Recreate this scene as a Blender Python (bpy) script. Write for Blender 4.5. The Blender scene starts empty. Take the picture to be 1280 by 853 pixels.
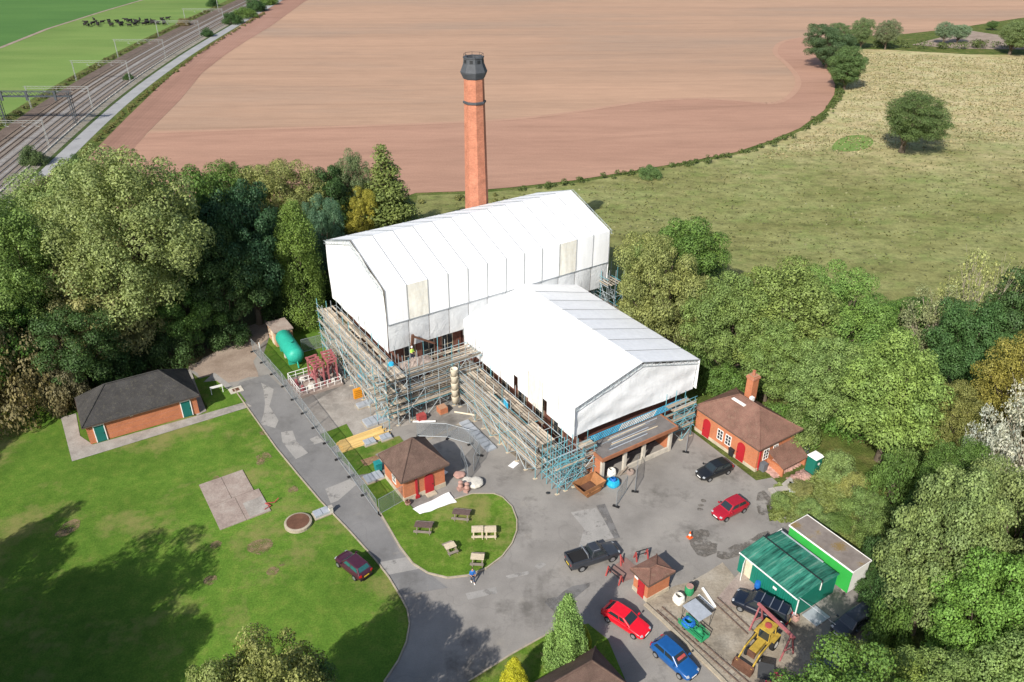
import bpy, math, random
import numpy as np
from mathutils import Vector, Matrix
R = math.radians
random.seed(7)
sc = bpy.context.scene
col = sc.collection

# ------------------------------------------------------------------ camera, sky, sun, exposure
CAM_H, PITCH, FPX = 55.0, R(30), 995.0
cd = bpy.data.cameras.new('camera'); cam = bpy.data.objects.new('camera', cd); col.objects.link(cam)
cam.location = (0, 0, CAM_H); cam.rotation_euler = (math.pi/2 - PITCH, 0, 0)
cd.sensor_width = 36; cd.lens = 36*FPX/1280; cd.clip_end = 6000; cd.clip_start = 0.5
sc.camera = cam
SUN_AZ, SUN_EL = 28.0, 37.0          # direction the light travels to, and height of the sun
w = bpy.data.worlds.new('World'); sc.world = w; w.use_nodes = True
nt = w.node_tree; nt.nodes.clear()
sky = nt.nodes.new('ShaderNodeTexSky'); sky.sky_type = 'NISHITA'; sky.sun_disc = False
sky.sun_elevation = R(SUN_EL); sky.sun_rotation = R(SUN_AZ + 180); sky.air_density = 1.0; sky.dust_density = 1.5
bg = nt.nodes.new('ShaderNodeBackground'); bg.inputs[1].default_value = 0.105
wo = nt.nodes.new('ShaderNodeOutputWorld')
nt.links.new(sky.outputs[0], bg.inputs[0]); nt.links.new(bg.outputs[0], wo.inputs[0])
sl = bpy.data.lights.new('sun', 'SUN'); sl.energy = 4.4; sl.angle = R(0.5); sl.color = (1.0, 0.95, 0.87)
so = bpy.data.objects.new('sun', sl); col.objects.link(so)
sdir = Vector((math.sin(R(SUN_AZ))*math.cos(R(SUN_EL)), math.cos(R(SUN_AZ))*math.cos(R(SUN_EL)), -math.sin(R(SUN_EL))))
so.rotation_euler = sdir.to_track_quat('-Z', 'Y').to_euler(); so.location = (-60, -100, 120)
sc.view_settings.view_transform = 'Standard'; sc.view_settings.look = 'None'
sc.view_settings.exposure = 0.55; sc.view_settings.gamma = 1.0; sc.view_settings.use_curve_mapping = False
sc.render.engine = 'CYCLES'

# ------------------------------------------------------------------ survey helpers
cP, sP = math.cos(PITCH), math.sin(PITCH)
def G(x, y, z=0.0):
    """ground (or height z) point seen at photograph pixel x, y"""
    a = x-640; b = 426.5-y
    d = (a, FPX*cP+b*sP, -FPX*sP+b*cP); t = (z-CAM_H)/d[2]
    return (d[0]*t, d[1]*t)
AXU = 57.0
U = (math.sin(R(AXU)), math.cos(R(AXU))); V = (-U[1], U[0])
RZ = R(90-AXU)
def P2(u, v): return (u*U[0]+v*V[0], u*U[1]+v*V[1])
def UV(p): return (p[0]*U[0]+p[1]*U[1], p[0]*V[0]+p[1]*V[1])
def pxscale(Y, z=0): return FPX/(Y*cP-(z-CAM_H)*sP)
def height_at(Y, py):
    b = 426.5-py
    return CAM_H + Y*(-FPX*sP+b*cP)/(FPX*cP+b*sP)

# ------------------------------------------------------------------ materials
MATS = {}
def srgb(c):
    return tuple((v/255/12.92 if v/255 <= .04045 else ((v/255+.055)/1.055)**2.4) for v in c)
class NT:
    def __init__(s, name):
        s.m = bpy.data.materials.new(name); s.m.use_nodes = True; s.t = s.m.node_tree; s.t.nodes.clear()
        s.out = s.n('ShaderNodeOutputMaterial'); MATS[name] = s.m
    def n(s, typ, **kw):
        o = s.t.nodes.new(typ)
        for k, v in kw.items(): setattr(o, k, v)
        return o
    def l(s, a, b): s.t.links.new(a, b)
    def pos(s, mode, scale=(1, 1, 1), rot=0.0):
        if mode == 'pos': src = s.n('ShaderNodeNewGeometry').outputs['Position']
        else: src = s.n('ShaderNodeTexCoord').outputs['Object']
        mp = s.n('ShaderNodeMapping'); mp.inputs['Scale'].default_value = scale; mp.inputs['Rotation'].default_value = (0, 0, rot)
        s.l(src, mp.inputs[0]); return mp.outputs[0]
    def noise(s, vec, scale, detail=4, rough=.55, dist=0):
        o = s.n('ShaderNodeTexNoise'); o.inputs['Scale'].default_value = scale; o.inputs['Detail'].default_value = detail
        o.inputs['Roughness'].default_value = rough; o.inputs['Distortion'].default_value = dist
        s.l(vec, o.inputs['Vector']); return o.outputs[0]
    def ramp(s, fac, stops):
        o = s.n('ShaderNodeValToRGB'); e = o.color_ramp.elements
        while len(e) < len(stops): e.new(0.5)
        for i, (p, c) in enumerate(stops):
            e[i].position = p; e[i].color = (c[0], c[1], c[2], 1) if not isinstance(c, (int, float)) else (c, c, c, 1)
        s.l(fac, o.inputs[0]); return o.outputs[0]
    def mix(s, fac, a, b, mode='MIX'):
        o = s.n('ShaderNodeMix', data_type='RGBA', blend_type=mode)
        for sock, v in ((o.inputs[0], fac), (o.inputs[6], a), (o.inputs[7], b)):
            if hasattr(v, 'is_linked') or hasattr(v, 'links'): s.l(v, sock)
            elif isinstance(v, (int, float)): sock.default_value = v if sock == o.inputs[0] else (v, v, v, 1)
            else: sock.default_value = (v[0], v[1], v[2], 1)
        return o.outputs[2]
    def math(s, op, a, b=0.0):
        o = s.n('ShaderNodeMath', operation=op)
        for i, v in enumerate((a, b)):
            if isinstance(v, (int, float)): o.inputs[i].default_value = v
            else: s.l(v, o.inputs[i])
        return o.outputs[0]
    def principled(s, colr, rough=.8, metal=0, spec=.3, bump=None, bstr=.3, bdist=.05, coat=0):
        p = s.n('ShaderNodeBsdfPrincipled')
        if isinstance(colr, tuple): p.inputs['Base Color'].default_value = (*colr[:3], 1)
        else: s.l(colr, p.inputs['Base Color'])
        if isinstance(rough, (int, float)): p.inputs['Roughness'].default_value = rough
        else: s.l(rough, p.inputs['Roughness'])
        p.inputs['Metallic'].default_value = metal; p.inputs['Specular IOR Level'].default_value = spec
        p.inputs['Coat Weight'].default_value = coat
        if bump is not None:
            b = s.n('ShaderNodeBump'); b.inputs['Strength'].default_value = bstr; b.inputs['Distance'].default_value = bdist
            s.l(bump, b.inputs['Height']); s.l(b.outputs[0], p.inputs['Normal'])
        return p
    def done(s, sh): s.l(sh.outputs[0], s.out.inputs[0]); return s.m

def plain(name, c, rough=.7, metal=0, spec=.3, var=.18, scale=1.5, coat=0, mode='obj', bump=0.0, rnd=0.0):
    """paint, metal, wood: one colour with uneven tone and grime of its own shape"""
    t = NT(name); v = t.pos(mode)
    n1 = t.noise(v, scale, 5); n2 = t.noise(v, scale*9, 3)
    f = t.ramp(t.math('ADD', t.math('MULTIPLY', n1, .65), t.math('MULTIPLY', n2, .35)), [(.3, 1-var), (.7, 1+var*.6)])
    c2 = t.mix(1.0, c, f, 'MULTIPLY')
    if rnd:
        oi = t.n('ShaderNodeObjectInfo'); r = t.ramp(oi.outputs['Random'], [(0, 1-rnd), (1, 1+rnd*.5)])
        c2 = t.mix(1.0, c2, r, 'MULTIPLY')
    return t.done(t.principled(c2, rough, metal, spec, n2 if bump else None, bump, .02, coat))

def ground(name, stops, s1, fine=.3, s2=6.0, stretch=(1, 1, 1), rot=0, bump=.4, bdist=.06, rough=.95, extra=None, s0=None, s0amp=.25, dist=0.0):
    t = NT(name); v = t.pos('pos', stretch, rot); vw = t.pos('pos')
    n1 = t.noise(v, s1, 7, .62, dist); n2 = t.noise(vw, s2, 5, .65)
    c = t.ramp(n1, stops)
    c = t.mix(1.0, c, t.ramp(n2, [(.25, 1-fine), (.75, 1+fine*.8)]), 'MULTIPLY')
    if s0: c = t.mix(1.0, c, t.ramp(t.noise(vw, s0, 3), [(.3, 1-s0amp), (.7, 1+s0amp*.8)]), 'MULTIPLY')
    if extra: c = extra(t, c, vw)
    return t.done(t.principled(c, rough, 0, .12, n2, bump, bdist))

# --- ground covers
def worn(t, c, v):
    m = t.ramp(t.math('ADD', t.noise(v, .11, 4, .6), t.math('MULTIPLY', t.noise(v, .9, 4, .7), .35)), [(.70, 0.0), (.84, 1.0)])
    return t.mix(t.math('MULTIPLY', m, .65), c, (.23, .20, .075))
ground('lawn', [(.3, (.066, .138, .016)), (.5, (.090, .170, .021)), (.72, (.135, .195, .032))], .8, .42, 7, bump=.6, extra=worn, s0=.06, s0amp=.3)
ground('island_lawn', [(.3, (.070, .140, .014)), (.5, (.098, .175, .020)), (.72, (.150, .200, .036))], .9, .42, 7, bump=.6, s0=.2, s0amp=.2, extra=worn)
def tuss(t, c, v):
    mv = t.pos('pos', (.8, 1.15, 1), R(8))
    c = t.mix(1.0, c, t.ramp(t.noise(mv, .42, 7, .78), [(.32, .55), (.5, 1.0), (.68, 1.32)]), 'MULTIPLY')
    return t.mix(t.ramp(t.noise(mv, .16, 5, .7), [(.46, 0.0), (.62, .55)]), c, t.mix(1.0, c, (.66, .86, .62), 'MULTIPLY'))
def meadow_mix(t, c, v):
    # dry straw on the rise beyond, greener sward by the trees and beside the ditch
    sep = t.n('ShaderNodeSeparateXYZ'); t.l(v, sep.inputs[0])
    f = t.math('ADD', t.math('MULTIPLY', t.math('SUBTRACT', sep.outputs[1], 160.0), .016), t.math('MULTIPLY', t.math('SUBTRACT', t.noise(v, .028, 5, .7), .5), 2.0))
    k = t.ramp(f, [(.05, 0.0), (.75, 1.0)])
    green = t.mix(1.0, c, (.50, .60, .42), 'MULTIPLY')
    return tuss(t, t.mix(k, green, c), v)
ground('meadow', [(.3, (.31, .255, .125)), (.5, (.41, .345, .185)), (.7, (.49, .42, .245))], .07, .25, 2.2, (.7, 1.25, 1), R(8), .35, .2, extra=meadow_mix)
ground('rough_grass', [(.3, (.060, .085, .018)), (.5, (.10, .125, .03)), (.7, (.17, .155, .055))], .35, .35, 5, bump=.9, bdist=.2, extra=tuss)
ground('verge_grass', [(.3, (.035, .060, .018)), (.5, (.055, .085, .024)), (.7, (.09, .10, .04))], .4, .35, 5, bump=.9, bdist=.2)
ground('dry_bank', [(.3, (.20, .175, .13)), (.5, (.28, .25, .20)), (.7, (.35, .32, .27))], .5, .35, 4, bump=.9, bdist=.2)
ground('green_field', [(.3, (.115, .190, .045)), (.6, (.155, .228, .060)), (.8, (.20, .245, .085))], .06, .16, 2.0, (.3, 1.2, 1), R(5), .5, .1, s0=.012, s0amp=.18)
ground('cloud_shaded_field', [(.3, (.055, .13, .032)), (.7, (.085, .175, .042))], .03, .12, 1.0, (.3, 1.5, 1), R(5), .4, .1)  # far pasture's green darkened: a cloud's shade put into the colour
def furrow(rot, per, amp):
    def fn(t, c, v):
        v2 = t.pos('pos', (1, 1, 1), rot)
        wv = t.n('ShaderNodeTexWave'); wv.bands_direction = 'Y'; wv.inputs['Scale'].default_value = per
        wv.inputs['Distortion'].default_value = 2.0; wv.inputs['Detail'].default_value = 3; wv.inputs['Detail Scale'].default_value = .25
        t.l(v2, wv.inputs[0])
        v3 = t.pos('pos', (.004, .12, 1), rot)
        tl = t.n('ShaderNodeTexWave'); tl.bands_direction = 'Y'; tl.inputs['Scale'].default_value = .0135; tl.inputs['Distortion'].default_value = .6; tl.inputs['Detail Scale'].default_value = .08; t.l(v2, tl.inputs[0])
        c = t.mix(1.0, c, t.ramp(tl.outputs[0], [(.0, .94), (.016, .95), (.03, 1.0)]), 'MULTIPLY')
        c = t.mix(1.0, c, t.ramp(t.noise(t.pos('pos', (.25, 1.2, 1), rot), .35, 6, .7), [(.3, .90), (.7, 1.08)]), 'MULTIPLY')
        c = t.mix(1.0, c, t.ramp(wv.outputs[0], [(0, 1-amp), (1, 1+amp)]), 'MULTIPLY')
        return t.mix(1.0, c, t.ramp(t.noise(v3, 1.0, 4, .6), [(.36, .93), (.5, 1.0), (.68, 1.05)]), 'MULTIPLY')
    return fn
ground('ploughed', [(.33, (.29, .212, .158)), (.5, (.365, .236, .160)), (.68, (.43, .272, .182))], .009, .10, 2.5, (.35, 1.3, 1), R(-4), .5, .08, extra=furrow(R(-4), .16, .018))
ground('headland', [(.3, (.310, .178, .126)), (.5, (.352, .206, .145)), (.72, (.395, .236, .166))], .02, .12, 2.5, (.35, 1.3, 1), R(-10), .5, .08, extra=furrow(R(-12), .30, .03))
ground('pale_soil', [(.3, (.355, .215, .150)), (.7, (.40, .245, .172))], .2, .12, 2.5, bump=.4)
ground('side_strip', [(.3, (.24, .135, .098)), (.5, (.29, .165, .12)), (.72, (.34, .205, .155))], .02, .14, 2.5, (1.3, .25, 1), R(7), .5, .08, extra=furrow(R(82), .30, .03))
def stains(amount):
    def fn(t, c, v):
        m = t.ramp(t.math('ADD', t.noise(v, .16, 5, .65), t.math('MULTIPLY', t.noise(v, 1.3, 4, .7), .25)), [(.66, 0.0), (.80, 1.0)])
        c = t.mix(t.math('MULTIPLY', m, amount), c, (.055, .05, .043))
        m2 = t.ramp(t.noise(v, .35, 5, .7), [(.60, 0.0), (.75, 1.0)])
        c = t.mix(t.math('MULTIPLY', m2, .45), c, (.30, .27, .225))
        # tar lines: crack network
        vo = t.n('ShaderNodeTexVoronoi'); vo.feature = 'DISTANCE_TO_EDGE'; vo.inputs['Scale'].default_value = .13
        wn = t.n('ShaderNodeTexNoise'); wn.inputs['Scale'].default_value = .25; t.l(v, wn.inputs['Vector']); wv = t.n('ShaderNodeVectorMath', operation='MULTIPLY_ADD'); t.l(wn.outputs[1], wv.inputs[0]); wv.inputs[1].default_value = (6, 6, 0); t.l(v, wv.inputs[2]); t.l(wv.outputs[0], vo.inputs['Vector'])
        cr = t.ramp(vo.outputs[0], [(.0, .90), (.008, 1.0)])
        return t.mix(1.0, c, cr, 'MULTIPLY')
    return fn
ground('tarmac', [(.3, (.185, .173, .158)), (.5, (.235, .220, .202)), (.72, (.285, .268, .243))], .22, .12, 9, bump=.25, bdist=.02, rough=.9, extra=stains(.55))
ground('lane_tarmac', [(.3, (.150, .147, .145)), (.5, (.180, .176, .172)), (.72, (.215, .210, .205))], .3, .12, 9, bump=.25, bdist=.02, rough=.9, extra=stains(.3))
ground('pale_patch', [(.3, (.25, .24, .225)), (.7, (.32, .305, .285))], .6, .14, 8, bump=.25, bdist=.02)
ground('dark_patch', [(.3, (.135, .13, .127)), (.7, (.175, .17, .165))], .6, .14, 8, bump=.25, bdist=.02)
ground('oil_stain', [(.35, (.085, .075, .063)), (.62, (.17, .155, .138))], 1.6, .3, 5, bump=.1)
def ragged(name, lo, hi, sc_):
    t = NT(name+'_tmp'); m_ = MATS[name]; del MATS[name+'_tmp']; bpy.data.materials.remove(t.m)
    nt_ = m_.node_tree; outn = [n for n in nt_.nodes if n.type == 'OUTPUT_MATERIAL'][0]; src = outn.inputs[0].links[0].from_socket
    ge = nt_.nodes.new('ShaderNodeNewGeometry'); nz = nt_.nodes.new('ShaderNodeTexNoise'); nz.inputs['Scale'].default_value = sc_; nz.inputs['Detail'].default_value = 6; nz.inputs['Roughness'].default_value = .68
    rp = nt_.nodes.new('ShaderNodeValToRGB'); rp.color_ramp.elements[0].position = lo; rp.color_ramp.elements[1].position = hi
    tp = nt_.nodes.new('ShaderNodeBsdfTransparent'); mx = nt_.nodes.new('ShaderNodeMixShader'); L_ = nt_.links
    L_.new(ge.outputs['Position'], nz.inputs['Vector']); L_.new(nz.outputs[0], rp.inputs[0]); L_.new(rp.outputs[0], mx.inputs[0]); L_.new(tp.outputs[0], mx.inputs[1]); L_.new(src, mx.inputs[2]); L_.new(mx.outputs[0], outn.inputs[0])
ground('bare_soil', [(.3, (.17, .125, .06)), (.7, (.29, .215, .13))], 1.5, .3, 6, bump=.6)
ragged('bare_soil', .36, .62, 1.1)
ragged('oil_stain', .40, .58, .8); ragged('pale_patch', .28, .46, .7); ragged('dark_patch', .34, .52, .6)
ground('concrete', [(.3, (.24, .215, .19)), (.5, (.30, .275, .245)), (.72, (.37, .345, .31))], .7, .2, 7, bump=.3, bdist=.02, extra=stains(.4))
ground('warm_concrete', [(.3, (.24, .185, .16)), (.5, (.31, .25, .215)), (.72, (.37, .32, .28))], .6, .25, 6, bump=.3, bdist=.02)
ground('yard_dirt', [(.3, (.20, .165, .125)), (.5, (.30, .26, .205)), (.72, (.37, .335, .28))], .35, .25, 5, bump=.5, bdist=.05, extra=stains(.5))
ground('track_earth', [(.3, (.20, .15, .115)), (.5, (.28, .22, .175)), (.72, (.34, .275, .22))], .3, .2, 5, bump=.5, bdist=.05)
ground('woodland_floor', [(.3, (.05, .042, .022)), (.5, (.085, .07, .035)), (.75, (.10, .11, .035))], .4, .35, 4, bump=.8, bdist=.1)
ground('soil', [(.3, (.17, .10, .055)), (.7, (.30, .20, .12))], 1.5, .3, 6, bump=.6)
ground('ballast', [(.3, (.19, .175, .16)), (.7, (.30, .285, .27))], .5, .35, 7, bump=.9, bdist=.1)
ground('rust_ballast', [(.3, (.10, .075, .06)), (.7, (.17, .13, .105))], .5, .35, 7, bump=.9, bdist=.1)
ground('lane_far', [(.3, (.25, .25, .25)), (.7, (.33, .33, .325))], .2, .12, 3, bump=.2)

# --- things
def brick(name, c1, c2, mort, scale=1.0, tint=.2):
    t = NT(name); tc = t.n('ShaderNodeTexCoord'); sep = t.n('ShaderNodeSeparateXYZ'); t.l(tc.outputs['Object'], sep.inputs[0])
    cmb = t.n('ShaderNodeCombineXYZ'); t.l(t.math('ADD', sep.outputs[0], sep.outputs[1]), cmb.inputs[0]); t.l(sep.outputs[2], cmb.inputs[1])
    b = t.n('ShaderNodeTexBrick'); b.inputs['Scale'].default_value = scale; b.inputs['Brick Width'].default_value = .225; b.inputs['Row Height'].default_value = .075
    b.inputs['Mortar Size'].default_value = .008; b.inputs['Color1'].default_value = (*c1, 1); b.inputs['Color2'].default_value = (*c2, 1); b.inputs['Mortar'].default_value = (*mort, 1)
    t.l(cmb.outputs[0], b.inputs['Vector'])
    n = t.noise(tc.outputs['Object'], .8, 6, .65); n2 = t.noise(tc.outputs['Object'], 5, 4, .65)
    c = t.mix(1.0, b.outputs[0], t.ramp(t.math('ADD', t.math('MULTIPLY', n, .6), t.math('MULTIPLY', n2, .4)), [(.3, 1-tint), (.7, 1+tint)]), 'MULTIPLY')
    return t.done(t.principled(c, .9, 0, .15, b.outputs[1], -.4, .01))
brick('orange_brick', (.47, .155, .066), (.41, .128, .058), (.38, .22, .14))
brick('tower_brick', (.44, .165, .095), (.35, .125, .075), (.40, .22, .15), tint=.34)
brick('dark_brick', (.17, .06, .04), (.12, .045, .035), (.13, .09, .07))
brick('pale_brick', (.50, .28, .16), (.44, .24, .14), (.42, .32, .24))
def rooftile(name, c1, c2, moss=None, amt=.5):
    t = NT(name); tc = t.n('ShaderNodeTexCoord'); sep = t.n('ShaderNodeSeparateXYZ'); t.l(tc.outputs['Object'], sep.inputs[0])
    cmb = t.n('ShaderNodeCombineXYZ'); t.l(t.math('ADD', sep.outputs[0], sep.outputs[1]), cmb.inputs[0]); t.l(sep.outputs[2], cmb.inputs[1])
    b = t.n('ShaderNodeTexBrick'); b.inputs['Brick Width'].default_value = .26; b.inputs['Row Height'].default_value = .085; b.inputs['Mortar Size'].default_value = .012
    b.inputs['Color1'].default_value = (*c1, 1); b.inputs['Color2'].default_value = (*c2, 1); b.inputs['Mortar'].default_value = (c1[0]*.45, c1[1]*.45, c1[2]*.45, 1)
    t.l(cmb.outputs[0], b.inputs['Vector'])
    n = t.noise(tc.outputs['Object'], .7, 6, .65); n2 = t.noise(tc.outputs['Object'], 3.2, 6, .7)
    c = t.mix(1.0, b.outputs[0], t.ramp(n, [(.3, .72), (.7, 1.25)]), 'MULTIPLY')
    if moss: c = t.mix(t.math('MULTIPLY', t.ramp(n2, [(.52, 0.0), (.68, 1.0)]), amt), c, moss)
    return t.done(t.principled(c, .85, 0, .2, b.outputs[1], -.6, .02))
rooftile('clay_tiles', (.235, .125, .092), (.185, .105, .082), (.20, .145, .10), .5)
rooftile('brown_tiles', (.150, .096, .076), (.125, .082, .066), (.20, .15, .11), .35)
rooftile('slate', (.060, .057, .055), (.049, .047, .046), (.14, .125, .085), .3)
plain('stone_trim', (.46, .40, .30), .9, var=.3, bump=.3)
plain('concrete_post', (.50, .46, .39), .9, var=.3, bump=.3)
plain('kerb_stone', (.36, .31, .235), .9, var=.3, bump=.3, mode='pos')
plain('red_paint', (.37, .018, .026), .5, var=.12)
plain('dull_red_paint', (.36, .065, .06), .7, var=.3)
plain('pink_red_paint', (.34, .11, .115), .7, var=.35, scale=3)
plain('green_door', (.012, .13, .11), .5, var=.12)
plain('white_paint', (.78, .77, .74), .6, var=.1)
plain('seam_pale', (.42, .43, .43), .6)
plain('seam_grey', (.30, .31, .32), .6)
plain('cream_paint', (.62, .55, .42), .7, var=.25)
plain('soffit', (.10, .07, .055), .8)
plain('lead', (.13, .14, .155), .6, var=.2)
plain('dark_lead', (.065, .07, .078), .7, var=.3)
plain('dark_metal', (.035, .037, .04), .6, .3, var=.3)
plain('tube_steel', (.44, .50, .52), .5, .35, .4, var=.25, rnd=.25)
plain('tube_teal', (.14, .38, .44), .55, .1, .4, var=.25, rnd=.3)
plain('tube_blue', (.03, .30, .48), .55, .1, .4, var=.25, rnd=.3)
plain('plank', (.43, .365, .285), .9, 0, .2, var=.4, scale=2.2, rnd=.55)
plain('fresh_timber', (.66, .45, .17), .8, 0, .2, var=.2, scale=2, rnd=.15)
plain('pale_timber', (.56, .47, .34), .9, 0, .2, var=.3, scale=4)
plain('dark_timber', (.125, .085, .075), .85, 0, .2, var=.35, scale=4)
plain('grey_timber', (.25, .21, .17), .9, 0, .2, var=.35, scale=4)
plain('galv_sheet', (.42, .45, .49), .55, .25, .4, var=.22, scale=2)
plain('fence_steel', (.36, .39, .41), .5, .5, .4, var=.2)
plain('rust_skip', (.36, .17, .075), .85, .1, .2, var=.45, scale=1.3)
plain('rust_tint', (.23, .145, .125), .9, var=.3, mode='pos')
plain('rust_dark', (.14, .07, .045), .9, .1, .2, var=.4)
plain('rail_steel', (.20, .14, .11), .6, .4, .3, var=.3)
plain('rail_shine', (.40, .38, .36), .4, .6, .4, var=.15)
plain('sleeper', (.16, .13, .105), .95, var=.35)
plain('felt_roof', (.165, .150, .142), .95, 0, .15, var=.35, scale=.9)
plain('fascia_brown', (.30, .125, .065), .8, var=.3)
plain('blue_plastic', (.015, .13, .45), .45, 0, .4, var=.25, scale=4, bump=.3)
plain('cyan_plastic', (.02, .36, .58), .45, 0, .4, var=.25, scale=4)
plain('yellow_paint', (.42, .285, .045), .75, 0, .25, var=.5, scale=2.5)
plain('orange_plastic', (.68, .27, .015), .5, 0, .4, var=.15)
plain('cone_orange', (.75, .10, .015), .5, 0, .4, var=.15)
plain('teal_tank', (.025, .35, .255), .5, 0, .35, var=.22, scale=1.2)
plain('teal_plastic', (.015, .22, .22), .5)
plain('cabin_green', (.035, .36, .060), .6, 0, .3, var=.15, scale=.8)
plain('toilet_green', (.01, .14, .10), .45, 0, .4, var=.1)
plain('wagon_green', (.03, .27, .11), .6, var=.3)
plain('stone_grey', (.38, .35, .31), .95, var=.3, bump=.5)
plain('stone_pink', (.40, .24, .20), .95, var=.35, bump=.5)
plain('rubber', (.018, .018, .019), .9, 0, .2, var=.2)
plain('alloy', (.42, .43, .44), .35, .7, .5, var=.1)
plain('lamp_glass', (.34, .36, .38), .15, 0, .6, var=.05)
plain('tail_red', (.40, .01, .012), .25, 0, .5, var=.05)
plain('plate_yellow', (.62, .45, .04), .5, var=.03)
plain('skin_tone', (.48, .29, .21), .7, var=.05)
plain('jacket_blue', (.018, .13, .42), .85, var=.15, scale=6)
plain('jeans', (.035, .055, .11), .9, var=.2, scale=6)
plain('hi_vis', (.50, .75, .10), .8, var=.1)
plain('work_navy', (.03, .035, .06), .9, var=.1)
plain('hair_brown', (.05, .03, .02), .8, var=.1)
plain('hide_black', (.018, .016, .015), .8, var=.2, scale=3)
plain('bark', (.12, .095, .07), .95, 0, .1, var=.4, scale=3, bump=.6)
plain('pale_bark', (.38, .33, .25), .95, 0, .1, var=.35, scale=3, bump=.5)
plain('boulder_white', (.55, .52, .46), .95, var=.3, bump=.5)
plain('portal_steel', (.30, .31, .30), .6, .3, .3, var=.15)
plain('signal_steel', (.075, .085, .095), .7, .3, .3, var=.3)
plain('tarp_white', (.80, .80, .79), .7, var=.05, bump=.1)
plain('bag_white', (.74, .72, .66), .9, var=.15, scale=4, bump=.4)
plain('magenta', (.55, .04, .12), .5, var=.1)
plain('interior_shade', (.03, .026, .024), .9, var=.3)
def sheet(name, c, bscale=.5, bstr=.35, transl=.25, dirt=0.0, trans=0.0):
    t = NT(name); v = t.pos('obj')
    n = t.noise(v, bscale, 5, .6, .6); n2 = t.noise(v, bscale*5, 4, .6)
    vz = t.pos('obj', (1, 1, .18)); st = t.noise(vz, 1.6, 5, .65)
    c1 = t.mix(1.0, c, t.ramp(st, [(.35, 1.0-.10-dirt), (.65, 1.0)]), 'MULTIPLY')
    if dirt: c1 = t.mix(t.ramp(n2, [(.42, 0.0), (.72, dirt*1.6)]), c1, (.62, .52, .34))
    p = t.principled(c1, .55, 0, .3, t.math('ADD', n, t.math('MULTIPLY', n2, .12)), bstr, .35)
    tr = t.n('ShaderNodeBsdfTranslucent'); t.l(c1, tr.inputs[0])
    mx = t.n('ShaderNodeMixShader'); mx.inputs[0].default_value = transl; t.l(p.outputs[0], mx.inputs[1]); t.l(tr.outputs[0], mx.inputs[2])
    if trans:
        tp = t.n('ShaderNodeBsdfTransparent'); m2 = t.n('ShaderNodeMixShader')
        f = t.ramp(n, [(.3, trans*.6), (.7, trans*1.4)]); t.l(f, m2.inputs[0]); t.l(mx.outputs[0], m2.inputs[1]); t.l(tp.outputs[0], m2.inputs[2]); mx = m2
    return t.done(mx)
sheet('white_sheet', (.92, .925, .925), .5, .14, .12)
sheet('stained_sheet', (.88, .855, .77), .5, .2, .12, dirt=.16)
sheet('gable_sheet', (.91, .925, .935), .35, .42, .15)
sheet('thin_netting', (.80, .82, .83), .8, .45, .25, 0.0, .10)
def mesh_infill():
    t = NT('wire_mesh'); d = t.principled((.36, .40, .43), .5, .5)
    tp = t.n('ShaderNodeBsdfTransparent'); mx = t.n('ShaderNodeMixShader'); mx.inputs[0].default_value = .80
    t.l(d.outputs[0], mx.inputs[1]); t.l(tp.outputs[0], mx.inputs[2]); return t.done(mx)
mesh_infill()
def glass(name, c):
    t = NT(name); return t.done(t.principled(c, .06, 0, .6, coat=.3))
glass('car_glass', (.02, .028, .032)); glass('pane_dark', (.025, .03, .035)); glass('car_glass_teal', (.02, .10, .10))
def carpaint(name, c, metal=0.0):
    t = NT(name); v = t.pos('obj'); n = t.noise(v, 3, 4)
    cc = t.mix(1.0, c, t.ramp(n, [(.3, .92), (.7, 1.05)]), 'MULTIPLY')
    return t.done(t.principled(cc, .32, metal, .5, coat=.5))
carpaint('paint_maroon', (.055, .012, .026)); carpaint('paint_black', (.010, .011, .013)); carpaint('paint_cherry', (.32, .008, .02))
carpaint('paint_slate', (.030, .034, .042)); carpaint('paint_scarlet', (.66, .006, .018)); carpaint('paint_blue', (.008, .075, .25)); carpaint('paint_navy', (.007, .011, .022))
carpaint('paint_steel', (.10, .13, .16))
def corrugated():
    t = NT('green_corrugated'); v = t.pos('obj', (.25, 2.3, 1)); n = t.noise(v, 1.0, 5, .7)
    v2 = t.pos('obj'); n2 = t.noise(v2, 1.5, 5, .6)
    oi = t.n('ShaderNodeObjectInfo'); r = t.ramp(oi.outputs['Random'], [(0, .6), (1, 1.1)])
    c = t.ramp(n, [(.36, (.008, .055, .042)), (.46, (.025, .165, .115)), (.56, (.045, .22, .155)), (.68, (.15, .29, .225))])
    c = t.mix(1.0, c, t.ramp(n2, [(.3, .75), (.7, 1.2)]), 'MULTIPLY'); c = t.mix(1.0, c, r, 'MULTIPLY')
    t.done(t.principled(c, .6, 0, .3))
corrugated()
plain('wall_green', (.008, .165, .115), .6, var=.2, scale=1.2)
def cabin_roof():
    t = NT('mossy_felt'); v = t.pos('obj'); n = t.noise(v, .9, 6, .7); n2 = t.noise(v, 6, 4, .7)
    c = t.ramp(n, [(.3, (.16, .135, .12)), (.55, (.22, .19, .17)), (.75, (.26, .225, .18))])
    m = t.ramp(t.math('ADD', t.noise(v, .45, 3, .5), t.math('MULTIPLY', n2, .4)), [(.74, 0.0), (.86, .8)])
    t.done(t.principled(t.mix(m, c, (.20, .13, .035)), .95, 0, .1))
cabin_roof()
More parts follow.
